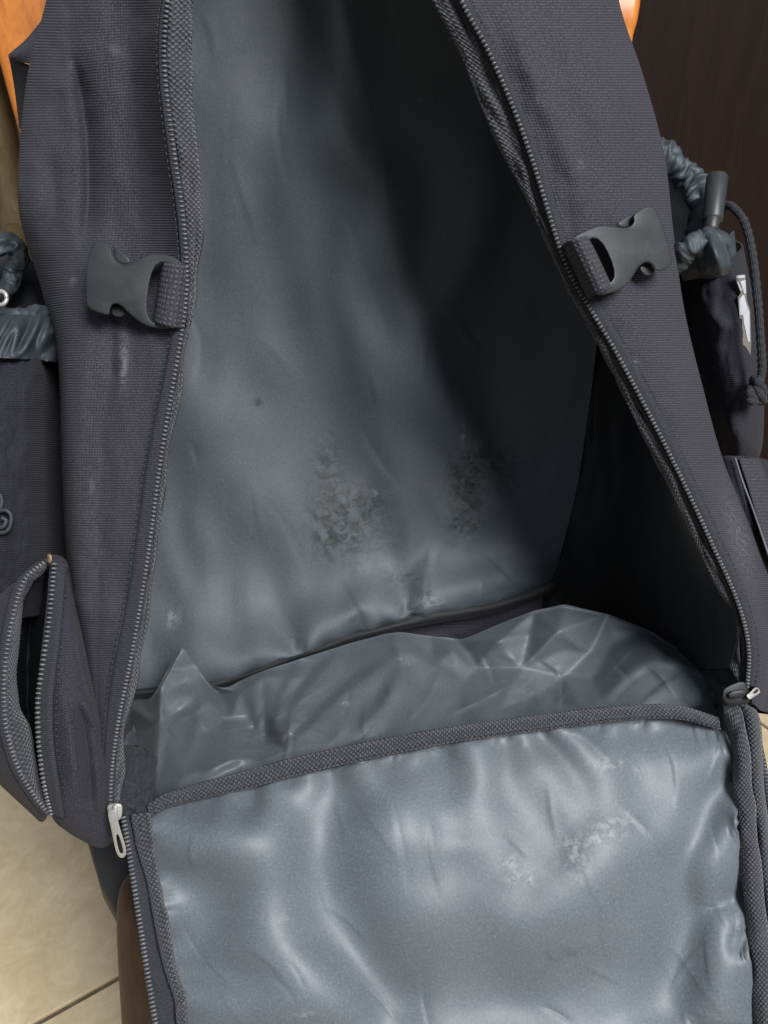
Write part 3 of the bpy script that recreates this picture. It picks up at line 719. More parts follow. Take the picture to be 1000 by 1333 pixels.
# ---- zips
def teeth(name, line, pitch, length, width, parent, side=None, height=.0011, seed=0, lift=.0008):
    """one row of zipper teeth as real beads along a (px,py,distance) line"""
    L = Pn(cr(line, 400)); s = np.concatenate([[0], np.cumsum(np.linalg.norm(np.diff(L, axis=0), axis=1))])
    n = int(s[-1]/pitch); t = np.linspace(0, s[-1], n)
    C = np.stack([np.interp(t, s, L[:, k]) for k in range(3)], 1); T = np.gradient(C, axis=0); T /= np.linalg.norm(T, axis=1)[:, None]
    V = []; F = []; camp = np.array([0, 0, CAMZ])
    ring = [(-1, .35), (-.55, .9), (.55, .9), (1, .35)]
    for i in range(n):
        w = camp-C[i]; w /= np.linalg.norm(w); b = np.cross(T[i], w); b /= np.linalg.norm(b); w = np.cross(b, T[i])
        j = 1+.08*math.sin(i*12.9898); b0 = len(V); c = C[i]+w*lift
        for x, r in ring:
            for k in range(6):
                a = 2*math.pi*k/6
                V.append(c+b*(x*length/2)+T[i]*(math.cos(a)*r*width/2*j)+w*(math.sin(a)*r*height))
        for q in range(3):
            for k in range(6): F.append((b0+q*6+k, b0+q*6+(k+1) % 6, b0+(q+1)*6+(k+1) % 6, b0+(q+1)*6+k))
        F.append(tuple(b0+k for k in range(5, -1, -1))); F.append(tuple(b0+18+k for k in range(6)))
    me = bpy.data.meshes.new(name); me.from_pydata([tuple(v) for v in V], [], F)
    return link(name, me, M['coil'], parent, kind='stuff')
def stitches(line, parent, pitch=.0034, l=.0023, lift=.0006, mat='thread'):
    o = teeth('stitching', line, pitch, .0006, l, parent, height=.0004, lift=lift); o.data.materials[0] = M[mat]; return o
def off(line, dx, dd, dy=0): return [(p[0]+dx, p[1]+dy, p[2]+dd) for p in line]

ZL = [(352, -520, .372), (300, -400, .382), (262, -270, .391), (236, -110, .398), (219, 0, .403), (214, 60, .406), (217, 120, .409), (227, 200, .414), (237, 270, .418), (243, 340, .421), (242, 390, .424), (234, 450, .427), (222, 520, .431), (209, 600, .435), (196, 700, .440), (184, 780, .446), (170, 860, .452), (155, 935, .459), (146, 1000, .465), (144, 1045, .468)]
tapeL = [(345, -523, .375), (293, -403, .385), (255, -272, .394), (229, -112, .401), (212, 0, .406), (207, 60, .409), (210, 120, .411), (220, 200, .416), (230, 270, .420), (236, 340, .423), (232, 390, .426), (222, 450, .429), (208, 520, .433), (192, 600, .437), (178, 700, .442), (166, 780, .448), (150, 860, .454), (139, 935, .461), (135, 1000, .467), (136, 1045, .470)]
inL = [(368, -514, .378), (330, -395, .388), (292, -265, .397), (262, -108, .405), (250, 0, .411), (250, 60, .414), (248, 120, .417), (256, 200, .421), (262, 270, .425), (260, 340, .428), (252, 400, .431), (243, 450, .434), (232, 520, .438), (219, 600, .442), (206, 700, .447), (194, 780, .453), (180, 860, .459), (168, 935, .466), (160, 1000, .472), (158, 1045, .475)]
tl = ribbon('zipper_tape', off(tapeL, 0, -.0016), off(ZL, 3, .0005), 200, M['tape'], BP, 5, .0006, .0012)
teeth('zipper_teeth', ZL, .0022, .0025, .0014, tl)
ribbon('edge_binding', off(ZL, 4, .002), inL, 240, M['binding'], BP, 9, .0014, .0012, .0034, 3, edgewave=8)
ZR = [(398, -515, .372), (440, -400, .380), (490, -270, .388), (550, -110, .399), (600, 0, .407), (635, 65, .413), (668, 140, .420), (690, 200, .425), (709, 260, .430), (726, 315, .434), (744, 360, .438), (770, 405, .443), (800, 455, .448), (835, 520, .455), (866, 580, .461), (900, 650, .468), (930, 715, .475), (955, 770, .481), (969, 812, .485), (975, 850, .490), (973, 893, .497)]
tapeR = [(405, -518, .375), (449, -404, .383), (499, -274, .391), (560, -113, .402), (609, -2, .410), (644, 63, .416), (677, 138, .422), (700, 198, .427), (719, 258, .432), (736, 313, .436), (755, 356, .440), (782, 399, .445), (812, 449, .450), (847, 514, .457), (878, 575, .463), (910, 646, .470), (940, 711, .477), (964, 766, .483), (978, 810, .487), (984, 850, .492), (981, 893, .499)]
inR = [(384, -510, .378), (410, -394, .386), (456, -264, .394), (512, -108, .406), (562, -2, .415), (596, 62, .421), (630, 145, .428), (652, 195, .433), (682, 250, .438), (706, 304, .442), (728, 352, .446), (752, 400, .451), (782, 455, .456), (815, 520, .463), (846, 585, .469), (884, 660, .476), (912, 720, .483), (938, 772, .489), (962, 800, .491), (962, 822, .494), (950, 868, .503)]
tr = ribbon('zipper_tape', off(tapeR, 0, -.0022), off(ZR, -3, .0005), 200, M['tape'], BP, 5, .0006, .0012)
teeth('zipper_teeth', ZR, .0022, .0025, .0014, tr)
ribbon('edge_binding', inR, off(ZR, -8, .005), 240, M['binding'], BP, 9, .0014, .0012, .0034, 5, edgewave=8)
ribbon('lining_edge', off(ZR, -9, .004), off(ZR, -4, .0025), 200, M['shaded_lining'], BP, 4, .0, .0008, .001, 8)

# ---- flap folded down
def flap_disp(p):
    h = 0
    for ln, w0, w1, am in (([(331, 1024), (328, 1065), (320, 1110)], 7, 16, -.015), ([(300, 1030), (304, 1080), (330, 1150)], 8, 26, .010), ([(356, 1018), (350, 1070), (380, 1160)], 9, 34, .011),
                           ([(428, 1000), (440, 1035), (480, 1080)], 8, 30, -.011), ([(400, 1006), (412, 1060), (470, 1150)], 8, 30, .006), ([(470, 990), (490, 1040), (540, 1120)], 9, 40, .008),
                           ([(565, 972), (585, 1015), (575, 1090)], 8, 34, -.009), ([(610, 965), (622, 1030), (600, 1120)], 9, 44, .009), ([(700, 955), (735, 985), (762, 1030), (770, 1090)], 7, 22, -.010),
                           ([(722, 950), (760, 985), (800, 1040)], 8, 34, .008), ([(880, 938), (902, 952), (930, 975)], 9, 26, -.007), ([(655, 960), (660, 1000), (640, 1060)], 7, 26, -.005), ([(820, 942), (840, 990), (850, 1060)], 8, 30, -.004),
                           ([(197, 1075), (250, 1085), (330, 1110)], 12, 30, .010), ([(204, 1120), (250, 1140), (340, 1150)], 12, 34, -.012), ([(216, 1185), (250, 1215), (290, 1290)], 14, 34, .009),
                           ([(230, 1260), (290, 1268), (380, 1290)], 12, 30, -.010), ([(242, 1305), (320, 1312), (450, 1345)], 12, 30, .010),
                           ([(957, 1000), (915, 1060), (905, 1130), (880, 1190)], 10, 30, -.009), ([(960, 1060), (935, 1120), (930, 1200)], 10, 26, .009), ([(968, 1160), (925, 1180), (890, 1260), (860, 1340)], 12, 50, -.012), ([(975, 1230), (955, 1280), (940, 1345)], 12, 30, .009)):
        h = h + pucker(p, ln, w0*1.15, w1*1.25, am*.9, .9)
    h += fold(p, [(322, 1040), (338, 1150), (360, 1233), (426, 1294), (490, 1350)], 44, .014, 40, .18)
    h += fold(p, [(424, 1015), (420, 1146), (468, 1250), (530, 1340)], 36, -.011, 34, .2) + fold(p, [(500, 1000), (504, 1100), (512, 1190), (560, 1290)], 36, .008, 60, .3)
    h += fold(p, [(235, 1160), (262, 1210), (290, 1250)], 48, -.012, 44, .5) + fold(p, [(200, 1102), (260, 1112), (318, 1096)], 20, .010, 24, .25)
    h += fold(p, [(922, 1080), (930, 1200), (940, 1360)], 22, .011, 20, .25) + fold(p, [(885, 1080), (886, 1200), (850, 1350)], 34, -.010, 30, .3)
    h += fold(p, [(640, 1290), (750, 1160), (850, 1040)], 56, .008, 60, .3) + fold(p, [(722, 1090), (726, 1150)], 5, -.003, 12, .4)
    h += fold(p, [(560, 1250), (620, 1150), (650, 1060)], 60, .004, 60, .4) + fold(p, [(600, 1345), (700, 1270), (800, 1240)], 40, -.006, 44, .35)
    h += fold(p, [(245, 1300), (330, 1318), (430, 1345)], 14, .009, 18, .25)
    h += .0026*nz(p, 130, 110, 51, 2)
    return h
flap_net = [[(192, 1054, .487), (320, 1022, .493), (460, 994, .497), (600, 962, .503), (740, 946, .509), (870, 934, .514), (944, 944, .517)],
            [(196, 1100, .476), (325, 1070, .482), (465, 1045, .485), (605, 1020, .489), (742, 1005, .494), (875, 1000, .499), (955, 1000, .503)],
            [(207, 1150, .470), (335, 1140, .473), (470, 1120, .475), (608, 1105, .478), (745, 1095, .482), (878, 1090, .487), (960, 1085, .491)],
            [(223, 1240, .466), (345, 1230, .468), (478, 1225, .469), (612, 1215, .471), (748, 1210, .474), (880, 1205, .478), (972, 1210, .482)],
            [(242, 1333, .462), (355, 1333, .463), (485, 1333, .463), (615, 1333, .465), (750, 1333, .467), (885, 1333, .471), (982, 1333, .475)],
            [(265, 1450, .456), (370, 1455, .456), (490, 1460, .456), (620, 1465, .457), (750, 1460, .459), (880, 1455, .463), (990, 1450, .467)]]
_f1 = creases(11, (200, 960, 970, 1345), 40, (50, 170), 1.15, .5, .0008, (1.6, 7), .1)
def hinge_(p): return np.exp(-np.clip(p[:, 1]-(1075-.16*p[:, 0]), 0, 900)/28)
def sides_(p): return np.exp(-np.clip(p[:, 0]-(200+.12*(p[:, 1]-1060)), 0, 900)/26)+np.exp(-np.clip(950+.09*(p[:, 1]-950)-p[:, 0], 0, 900)/26)
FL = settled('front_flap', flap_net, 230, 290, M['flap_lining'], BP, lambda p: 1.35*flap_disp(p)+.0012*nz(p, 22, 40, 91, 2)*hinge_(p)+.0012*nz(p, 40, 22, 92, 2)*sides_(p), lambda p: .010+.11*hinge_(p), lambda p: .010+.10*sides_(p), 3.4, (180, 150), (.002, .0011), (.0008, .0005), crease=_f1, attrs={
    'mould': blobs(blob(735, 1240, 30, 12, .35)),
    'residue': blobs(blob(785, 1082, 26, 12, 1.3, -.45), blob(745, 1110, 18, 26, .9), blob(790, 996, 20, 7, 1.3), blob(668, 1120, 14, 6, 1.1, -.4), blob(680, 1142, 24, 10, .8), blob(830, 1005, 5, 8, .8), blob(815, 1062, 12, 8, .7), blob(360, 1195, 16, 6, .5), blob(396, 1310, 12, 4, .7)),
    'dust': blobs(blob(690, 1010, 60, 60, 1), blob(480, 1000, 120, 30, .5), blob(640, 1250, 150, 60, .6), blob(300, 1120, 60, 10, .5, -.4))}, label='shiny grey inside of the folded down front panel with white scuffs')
ob = FL.modifiers.new('thickness', 'SOLIDIFY'); ob.thickness = .003; ob.offset = 0
# hinge binding across the front edge
ribbon('hinge_binding', [(192, 1047, .480), (224, 1031, .482), (320, 1004, .486), (400, 983, .489), (500, 962, .493), (600, 945, .497), (720, 929, .502), (795, 921, .505), (875, 918, .509), (935, 934, .513)],
       [(194, 1064, .477), (224, 1049, .479), (324, 1026, .482), (400, 1006, .485), (500, 984, .489), (600, 965, .493), (720, 949, .498), (800, 939, .501), (880, 936, .505), (938, 950, .509)], 220, M['binding'], BP, 9, .0022, .0012, .0026, 11, edgewave=0)
# flap edges: binding, tape, teeth
FLi = [(195, 1058, .474), (200, 1094, .470), (208, 1149, .465), (219, 1200, .461), (228, 1255, .458), (240, 1298, .456), (246, 1340, .454), (270, 1450, .450)]
FLo = [(170, 1060, .474), (179, 1107, .469), (192, 1150, .464), (203, 1213, .460), (214, 1261, .457), (227, 1300, .455), (232, 1340, .453), (254, 1450, .449)]
ribbon('edge_binding', FLo, FLi, 150, M['binding'], FL, 9, .003, .0012, .0015, 13, edgewave=4)
FZ = [(161, 1064, .472), (169, 1112, .467), (177, 1165, .462), (185, 1218, .459), (193, 1271, .456), (203, 1333, .453), (222, 1450, .449)]
ft = ribbon('zipper_tape', off(FZ, -3, .001), [(171, 1062, .478), (181, 1107, .473), (195, 1150, .468), (205, 1213, .464), (216, 1261, .461), (229, 1300, .459), (234, 1340, .457), (256, 1450, .453)], 120, M['tape'], FL, 7, .0012, .0012, .0012)
teeth('zipper_teeth', FZ, .0021, .0034, .0016, FL)
FRi = [(944, 938, .509), (955, 968, .504), (955, 1024, .496), (961, 1080, .489), (967, 1152, .482), (977, 1240, .477), (983, 1333, .470), (992, 1450, .462)]
FRo = [(940, 906, .505), (968, 930, .502), (979, 1024, .492), (986, 1080, .486), (993, 1152, .480), (1002, 1240, .475), (1008, 1333, .468), (1016, 1450, .460)]
ribbon('edge_binding', FRi, FRo, 150, M['binding'], FL, 9, .004, .0012, .0015, 15, edgewave=3)
ribbon('edge_binding', off(FRo, 0, .003), [(966, 912, .506), (988, 935, .506), (994, 1024, .497), (1001, 1080, .491), (1008, 1152, .485), (1016, 1240, .480), (1022, 1333, .473), (1030, 1450, .465)], 150, M['binding'], FL, 8, .004, .0012, .0012, 17)
FRz = [(976, 916, .507), (987, 960, .505), (997, 1010, .500), (1006, 1080, .494), (1014, 1152, .488), (1022, 1240, .483), (1028, 1333, .476), (1036, 1450, .468)]
ribbon('zipper_tape', off(FRz, -12, .004), off(FRz, 3, .002), 120, M['tape'], FL, 5, .001, .0012)
teeth('zipper_teeth', FRz, .0021, .0034, .0016, FL)
# outer face of the flap
cloth('flap_backing', [[(p[0], p[1], p[2]+.016) for p in r] for r in flap_net], 60, 60, M['fabric'], FL, None, .0015, attrs={'wear': lambda p: p[:, 0]*0})

cloth('corner_gusset', [[(146, 975, .476), (172, 970, .498), (205, 985, .515)], [(149, 1015, .473), (174, 1016, .486), (200, 1030, .492)], [(156, 1046, .472), (176, 1046, .479), (197, 1048, .481)], [(160, 1072, .477), (178, 1070, .480), (197, 1066, .481)]], 40, 40, M['tape'], BP, lambda p: .005*nz(p, 18, 15, 95, 2), .0012)
cloth('corner_gusset', [[(915, 868, .56), (945, 862, .525), (975, 872, .507)], [(925, 905, .528), (948, 900, .514), (972, 905, .507)], [(936, 940, .522), (952, 935, .516), (974, 935, .511)], [(942, 985, .524), (960, 985, .520), (985, 985, .514)]], 40, 40, M['shaded_lining'], BP, lambda p: .003*nz(p, 16, 14, 97, 3), .0012)
ribbon('flap_edge_lining', [(p[0]-22, p[1]+4, p[2]+.012) for p in FRi], [(p[0]+4, p[1], p[2]+.006) for p in FRo], 60, M['shaded_lining'], FL, 4, 0, .001)
stitches([(196, 1062, .4755), (224, 1047, .4770), (324, 1023, .4800), (400, 1003, .4828), (500, 981, .4868), (600, 962, .4908), (720, 946, .4958), (800, 936, .4988), (880, 933, .5028), (934, 946, .507)], BP)
stitches([(p[0]-5, p[1], p[2]-.0022) for p in FLi], FL)
stitches([(p[0]+4, p[1], p[2]-.0022) for p in FRi], FL)
stitches([(p[0]-8, p[1], p[2]-.0022) for p in inL[3:]], BP)
stitches([(p[0]+7, p[1], p[2]-.0022) for p in inR[3:]], BP)
stitches([(p[0]-3, p[1], p[2]-.0024) for p in tapeL[2:]], BP)
stitches([(p[0]+4, p[1], p[2]-.0030) for p in tapeR[2:]], BP)
# ---- zip sliders
def slider(px, py, d, ang, mat, tabmat, tab=None, size=1.0, label=None):
    ca, sa = math.cos(ang), math.sin(ang)
    def Q(x, y): return (px+(x*ca-y*sa)*size, py+(x*sa+y*ca)*size)
    dep = lambda x, y: d
    b = plate('zipper_slider', [[Q(*q) for q in ((-10, -9), (-4, -11), (4, -11), (10, -9), (9, 2), (6, 11), (-6, 11), (-9, 2))]], dep, .0050, .0012, mat, BP, 2, label=label)
    plate('bridge', [[Q(*q) for q in ((-3, -9), (3, -9), (3.5, 6), (-3.5, 6))]], lambda x, y: d-.0040, .0030, .001, mat, b, 1)
    if tab:
        (x0, y0), (x1, y1), w = tab
        dx, dy = x1-x0, y1-y0; L = math.hypot(dx, dy); ux, uy = dx/L, dy/L; nx, ny = -uy, ux
        def T(a, s): return (x0+ux*a*L+nx*s*w, y0+uy*a*L+ny*s*w)
        plate('pull_tab', [[T(0, -.45), T(-.04, 0), T(0, .45), T(.35, .42), T(.8, .55), T(.97, .42), T(1.02, 0), T(.97, -.42), T(.8, -.55), T(.35, -.42)],
                           [T(.50, -.16), T(.50, .16), T(.88, .24), T(.93, 0), T(.88, -.24)]], lambda x, y: d-.0062+.004*(((x-x0)*ux+(y-y0)*uy)/L), .0017, .0005, tabmat, b, 2)
    return b
slider(150, 1057, .462, -.1, M['nickel'], M['nickel'], ((145, 1056), (160, 1116), 13), 1.05, label='silver zip slider with hanging pull tab')
slider(958, 904, .494, 1.35, M['black_metal'], M['nickel'], ((974, 908), (988, 897), 9), 1.6, label='black zip slider with silver pull')

# ---- buckles
dl = lambda x, y: .4285 + (x-175)*-.00004 + (y-370)*.00003
bl = plate('buckle', [[(127, 311), (114, 327), (111, 392), (116, 403), (143, 412), (143, 402), (147, 395), (156, 396), (168, 408), (184, 421), (202, 428), (226, 428), (236, 418), (241, 350), (236, 340), (225, 333), (208, 330), (190, 332), (174, 341), (162, 346), (152, 342), (146, 333), (145, 324), (151, 319)],
                      [(198, 340), (227, 344), (217, 421), (188, 418)]], dl, .0088, .0010, M['plastic'], BP, 2, label='dark grey plastic buckle half with scratches', dome=.001)
plate('release_tongue', [[(146, 322), (158, 326), (172, 340), (164, 345), (150, 340)]], lambda x, y: dl(x, y)+.0028, .0034, .0008, M['plastic'], bl, 2)
plate('release_tongue', [[(144, 409), (146, 397), (156, 397), (166, 408), (156, 414)]], lambda x, y: dl(x, y)+.0028, .0034, .0008, M['plastic'], bl, 2)
ribbon('webbing_loop', [(213, 343, .434), (216, 343, .4225), (225, 344, .4178), (236, 345, .4182), (247, 348, .424)], [(201, 420, .436), (204, 421, .4245), (213, 424, .4198), (225, 427, .4202), (238, 428, .427)], 24, M['webbing'], bl, 20, .0, .0018, 0)
drr = lambda x, y: .4305 + (x-800)*.00016 + (y-330)*.00004
br = plate('buckle', [[(848, 265), (829, 275), (824, 281), (826, 290), (817, 297), (802, 295), (782, 292), (762, 300), (748, 307), (743, 318), (747, 332), (770, 378), (781, 385), (797, 381), (814, 374), (824, 360), (831, 347), (841, 340), (850, 344), (855, 354), (864, 352), (876, 343), (874, 330), (859, 280)],
                      [(757, 317), (781, 306), (805, 362), (782, 373)]], drr, .0088, .0011, M['plastic'], BP, 2, label='grey plastic buckle half catching the light', dome=.001)
plate('release_tongue', [[(828, 276), (808, 286), (803, 294), (817, 297), (825, 290)]], lambda x, y: drr(x, y)+.0026, .0034, .0008, M['plastic'], br, 2)
plate('release_tongue', [[(831, 348), (842, 341), (852, 349), (852, 357), (840, 360)]], lambda x, y: drr(x, y)+.0026, .0034, .0008, M['plastic'], br, 2)
ribbon('webbing_loop', [(734, 318, .434), (739, 314, .4175), (748, 311, .4115), (759, 308, .4125), (764, 307, .430)], [(767, 388, .435), (773, 385, .4185), (781, 382, .4125), (790, 377, .4135), (795, 374, .431)], 24, M['webbing'], br, 20, .0, .0018, 0)

# ---- gathered hems, cord, pockets
def gathered(path, r0, n, parent, name, seed, freq=1.0, mat='satin'):
    """scrunched drawstring hem: a tube whose radius is thrown into deep gathers"""
    pts = [P(*q) for q in path]
    def rf(i, m, a, r):
        s = i/m*freq
        w = 1-2.4*abs(mnoise.noise(Vector((s*13, math.cos(a)*.95+seed+s*4, math.sin(a)*.95)))); w2 = 1-2.4*abs(mnoise.noise(Vector((s*52+4, math.cos(a)*1.6-seed, math.sin(a)*1.6))))
        nn = mnoise.noise(Vector((s*7, math.cos(a)*.8+seed*2, math.sin(a)*.8)))
        return r*(.80+.34*w+.05*w2+.40*nn)
    return link(name, tube_mesh(name, pts, r0, 30, n=n, rfun=rf), M[mat], parent)
# left drawstring pocket
pl_net = [[(-60, 452, .47), (-20, 460, .465), (20, 463, .468), (56, 466, .488), (100, 480, .60)],
          [(-64, 540, .465), (-22, 540, .458), (20, 540, .462), (50, 540, .486), (102, 545, .605)],
          [(-66, 640, .468), (-24, 640, .458), (18, 640, .463), (50, 640, .488), (106, 645, .61)],
          [(-62, 740, .475), (-22, 742, .466), (16, 742, .471), (52, 740, .496), (110, 740, .61)],
          [(-50, 800, .49), (-16, 805, .485), (18, 805, .489), (58, 800, .52), (106, 790, .58)]]
pkl = cloth('drawstring_pocket', pl_net, 90, 70, M['pocket_fabric'], BP, lambda p: .003*nz(p, 40, 70, 61)+.001*nz(p, 12, 16, 63), .0014, label='dark side pocket with gathered drawstring top beside the open zip pocket')
def hem_skirt(name, net, parent, seed, amp=.006):
    return cloth(name, net, 60, 110, M['satin'], parent, lambda p: 1.5*amp*nz(p+np.stack([p[:, 1]*.5, 0*p[:, 1]], 1), 21, 70, seed, 1, True)+amp*.3*nz(p, 12, 40, seed, 1), .001)
hem_skirt('gathered_hem', [[(-70, 408, .485), (-30, 404, .480), (10, 410, .482), (45, 408, .497), (72, 415, .520), (92, 430, .55)],
                           [(-66, 425, .474), (-26, 426, .466), (14, 428, .470), (52, 425, .485), (76, 436, .512), (96, 452, .55)],
                           [(-62, 458, .470), (-20, 465, .464), (20, 467, .468), (62, 470, .489), (86, 478, .53), (98, 490, .56)]], pkl, 2.0)
gathered([(-40, 345, .53), (0, 322, .53), (14, 318, .535), (24, 335, .54), (18, 358, .545), (4, 380, .54), (-30, 400, .52)], .0058, 120, pkl, 'gathered_hem', 1.3, .7)
gathered([(92, 470, .545), (80, 442, .530), (66, 418, .515), (48, 410, .50), (22, 412, .489), (-12, 405, .486), (-60, 405, .49)], .0050, 130, pkl, 'gathered_hem', 4.1, .8)
link('eyelet', tube_mesh('eyelet', [P(1+8*math.cos(a), 388+9*math.sin(a), .470) for a in np.linspace(0, 2*math.pi, 24)], .0012, 8), M['nickel'], pkl)
for ln in ([(-4, 640), (2, 648), (1, 660), (-6, 668)], [(-8, 668), (6, 664), (14, 670), (14, 682), (8, 692), (-6, 694)], [(2, 674), (8, 678), (4, 686), (-4, 686)]):
    link('embroidered_mark', tube_mesh('embroidered_mark', [P(x, y, .4565+.00008*max(0, x)) for x, y in ln], .0013, 8, n=26), M['thread'], pkl)
cloth('pocket_lining', [[(-70, 345, .56), (0, 325, .565), (30, 330, .57), (60, 360, .58)], [(-70, 400, .56), (0, 400, .57), (40, 400, .58), (78, 420, .59)], [(-70, 470, .55), (0, 480, .56), (40, 480, .57), (84, 490, .60)]], 20, 30, M['navy_lining'], pkl, None, .001)
# left zip pocket standing open
zp_net = [[(66, 722, .475), (84, 728, .478), (96, 750, .490), (112, 770, .53)],
          [(60, 800, .460), (84, 800, .458), (100, 810, .468), (120, 820, .52)],
          [(50, 900, .455), (82, 900, .448), (112, 890, .458), (135, 890, .50)],
          [(52, 985, .455), (86, 985, .446), (122, 960, .456), (142, 950, .48)],
          [(62, 1045, .460), (92, 1050, .452), (128, 1030, .460), (146, 1020, .475)],
          [(80, 1075, .475), (100, 1088, .475), (130, 1098, .472), (150, 1085, .480)],
          [(105, 1070, .51), (120, 1085, .51), (138, 1095, .505), (156, 1090, .50)]]
def zp_disp(p):
    h = fold(p, [(96, 780), (108, 870), (132, 945)], 4, .003, 6, .2)
    h += fold(p, [(98, 900), (108, 940), (116, 1000), (118, 1060)], 9, -.006, 7, .3) + fold(p, [(84, 900), (94, 970), (100, 1050)], 9, .004, 8, .3) + fold(p, [(100, 905), (118, 930), (134, 955)], 6, .005, 7, .3) + fold(p, [(126, 985), (130, 1030), (130, 1070)], 6, .004, 6, .3)
    return h + .0012*nz(p, 30, 40, 71)
zp = cloth('zip_pocket', zp_net, 110, 60, M['pocket_light'], BP, zp_disp, .0014, attrs={'wear': lambda p: p[:, 0]*0}, label='small zipped side pocket hanging open')
cloth('pocket_front', [[(58, 728, .478), (30, 752, .474), (-10, 775, .478), (-50, 790, .50)], [(22, 800, .455), (8, 810, .456), (-20, 815, .468), (-60, 820, .50)], [(8, 880, .448), (-4, 885, .450), (-30, 890, .465), (-60, 890, .50)], [(12, 955, .447), (0, 965, .452), (-24, 960, .47), (-50, 950, .50)], [(30, 1010, .450), (20, 1022, .458), (0, 1015, .48), (-20, 1000, .51)], [(62, 1058, .462), (58, 1068, .468), (50, 1066, .49), (40, 1050, .52)]], 80, 30, M['pocket_light'], zp, lambda p: .001*nz(p, 20, 30, 73), .0014, attrs={'wear': lambda p: p[:, 0]*0})
zr = [(70, 735, .466), (66, 780, .459), (61, 825, .454), (54, 870, .450), (49, 910, .447), (49, 950, .445), (52, 985, .446), (57, 1020, .449), (66, 1058, .458)]
t1 = ribbon('zipper_tape', off(zr, -1, .001), [(88, 735, .470), (84, 780, .460), (79, 825, .453), (73, 870, .448), (69, 910, .444), (69, 950, .442), (72, 985, .442), (78, 1025, .445), (84, 1066, .455)], 90, M['tape'], zp, 6, .0015, .0012)
teeth('zipper_teeth', off(zr, 1, -.001), .0024, .0032, .0016, zp)
stitches([(86, 745, .4655), (83, 800, .4545), (77, 870, .4455), (73, 930, .4410), (76, 985, .4390), (86, 1040, .4450)], zp)
zl = [(60, 731, .470), (45, 742, .464), (31, 757, .458), (20, 790, .452), (11, 835, .447), (6, 880, .444), (6, 920, .443), (10, 955, .444), (25, 1002, .448), (47, 1038, .454), (64, 1059, .460)]
teeth('zipper_teeth', zl, .0022, .0030, .0015, zp)
ribbon('edge_binding', zl, [(62, 737, .474), (50, 752, .470), (33, 766, .466), (28, 800, .462), (25, 845, .458), (21, 886, .456), (27, 918, .456), (38, 945, .457), (46, 985, .460), (54, 1025, .464), (65, 1056, .468)], 100, M['binding'], zp, 8, .002, .0012, .002, 19, edgewave=3)
ribbon('zipper_tape', off(zl, -9, .001), off(zl, 1, .001), 90, M['tape'], zp, 5, .0008, .0012)
cloth('pocket_lining', [[(30, 750, .48), (50, 735, .50), (72, 740, .485)], [(18, 800, .47), (40, 800, .53), (66, 800, .475)], [(14, 880, .468), (36, 880, .54), (56, 880, .472)], [(22, 950, .468), (38, 950, .53), (54, 950, .47)], [(44, 1010, .472), (50, 1010, .51), (58, 1010, .474)], [(62, 1058, .475), (66, 1056, .48), (70, 1056, .476)]], 60, 30, M['navy_lining'], zp, lambda p: .004*nz(p, 14, 30, 77), .0008)
plate('zipper_stop', [[(60, 720), (67, 720), (69, 733), (62, 735)]], lambda x, y: .4625, .003, .0008, M['bronze'], zp, 1, label='small bronze zip end')

# right drawstring pocket
pr_net = [[(865, 345, .575), (895, 352, .540), (925, 352, .520), (952, 335, .522), (966, 320, .550), (950, 310, .60)],
          [(875, 420, .58), (905, 420, .545), (938, 420, .518), (965, 415, .522), (982, 405, .560), (960, 400, .62)],
          [(895, 500, .59), (920, 500, .55), (948, 500, .522), (975, 500, .526), (992, 495, .565), (965, 490, .63)],
          [(915, 570, .60), (935, 570, .56), (955, 570, .535), (978, 572, .540), (992, 570, .575), (970, 560, .64)],
          [(925, 610, .61), (940, 612, .585), (958, 612, .565), (974, 610, .572), (984, 605, .60), (970, 600, .64)]]
pkr = cloth('drawstring_pocket', pr_net, 100, 80, M['pocket_fabric'], BP, lambda p: .003*nz(p, 30, 60, 81)+fold(p, [(915, 400), (935, 420), (955, 430)], 12, .006, 10)+fold(p, [(930, 520), (950, 540), (960, 585)], 10, .006, 12), .0014, label='black side pocket with cord lock and white printed mark')
gathered([(868, 348, .500), (880, 338, .492), (892, 326, .486), (906, 318, .484), (922, 318, .488), (936, 316, .500)], .0065, 90, pkr, 'gathered_hem', 3.0, .6)
gathered([(852, 190, .530), (868, 205, .530), (884, 220, .532), (900, 232, .532), (912, 250, .530), (914, 275, .526), (912, 298, .520), (920, 316, .512)], .0078, 120, pkr, 'gathered_hem', 6.2, .8)
cloth('gathered_hem', [[(912, 300, .492), (922, 296, .490), (935, 302, .494)], [(914, 325, .484), (930, 320, .476), (946, 328, .488)], [(920, 345, .486), (934, 342, .476), (950, 346, .488)], [(928, 357, .496), (938, 358, .490), (947, 356, .496)]], 40, 40, M['satin'], pkr, lambda p: fold(p, [(920, 305), (932, 330), (938, 352)], 4, .004, 6)+fold(p, [(928, 300), (942, 328), (945, 350)], 3, -.003, 4)+.0007*nz(p, 8, 16, 5), .0016)
cloth('gathered_hem', [[(880, 345, .51), (905, 330, .498), (930, 325, .498), (955, 300, .53)], [(885, 352, .52), (905, 350, .508), (930, 352, .505), (958, 330, .53)], [(890, 365, .535), (910, 362, .522), (935, 360, .515), (960, 345, .535)]], 30, 40, M['satin'], pkr, lambda p: .0012*nz(p, 12, 22, 9), .0012)
cloth('pocket_lining', [[(835, 185, .56), (868, 200, .555), (892, 222, .553), (908, 240, .552)], [(840, 260, .575), (870, 260, .57), (896, 265, .565), (916, 272, .558)], [(850, 340, .585), (885, 340, .58), (910, 330, .57), (930, 318, .56)], [(860, 380, .59), (890, 380, .58), (915, 370, .575), (940, 350, .57)]], 24, 24, M['navy_lining'], pkr, None, .001)
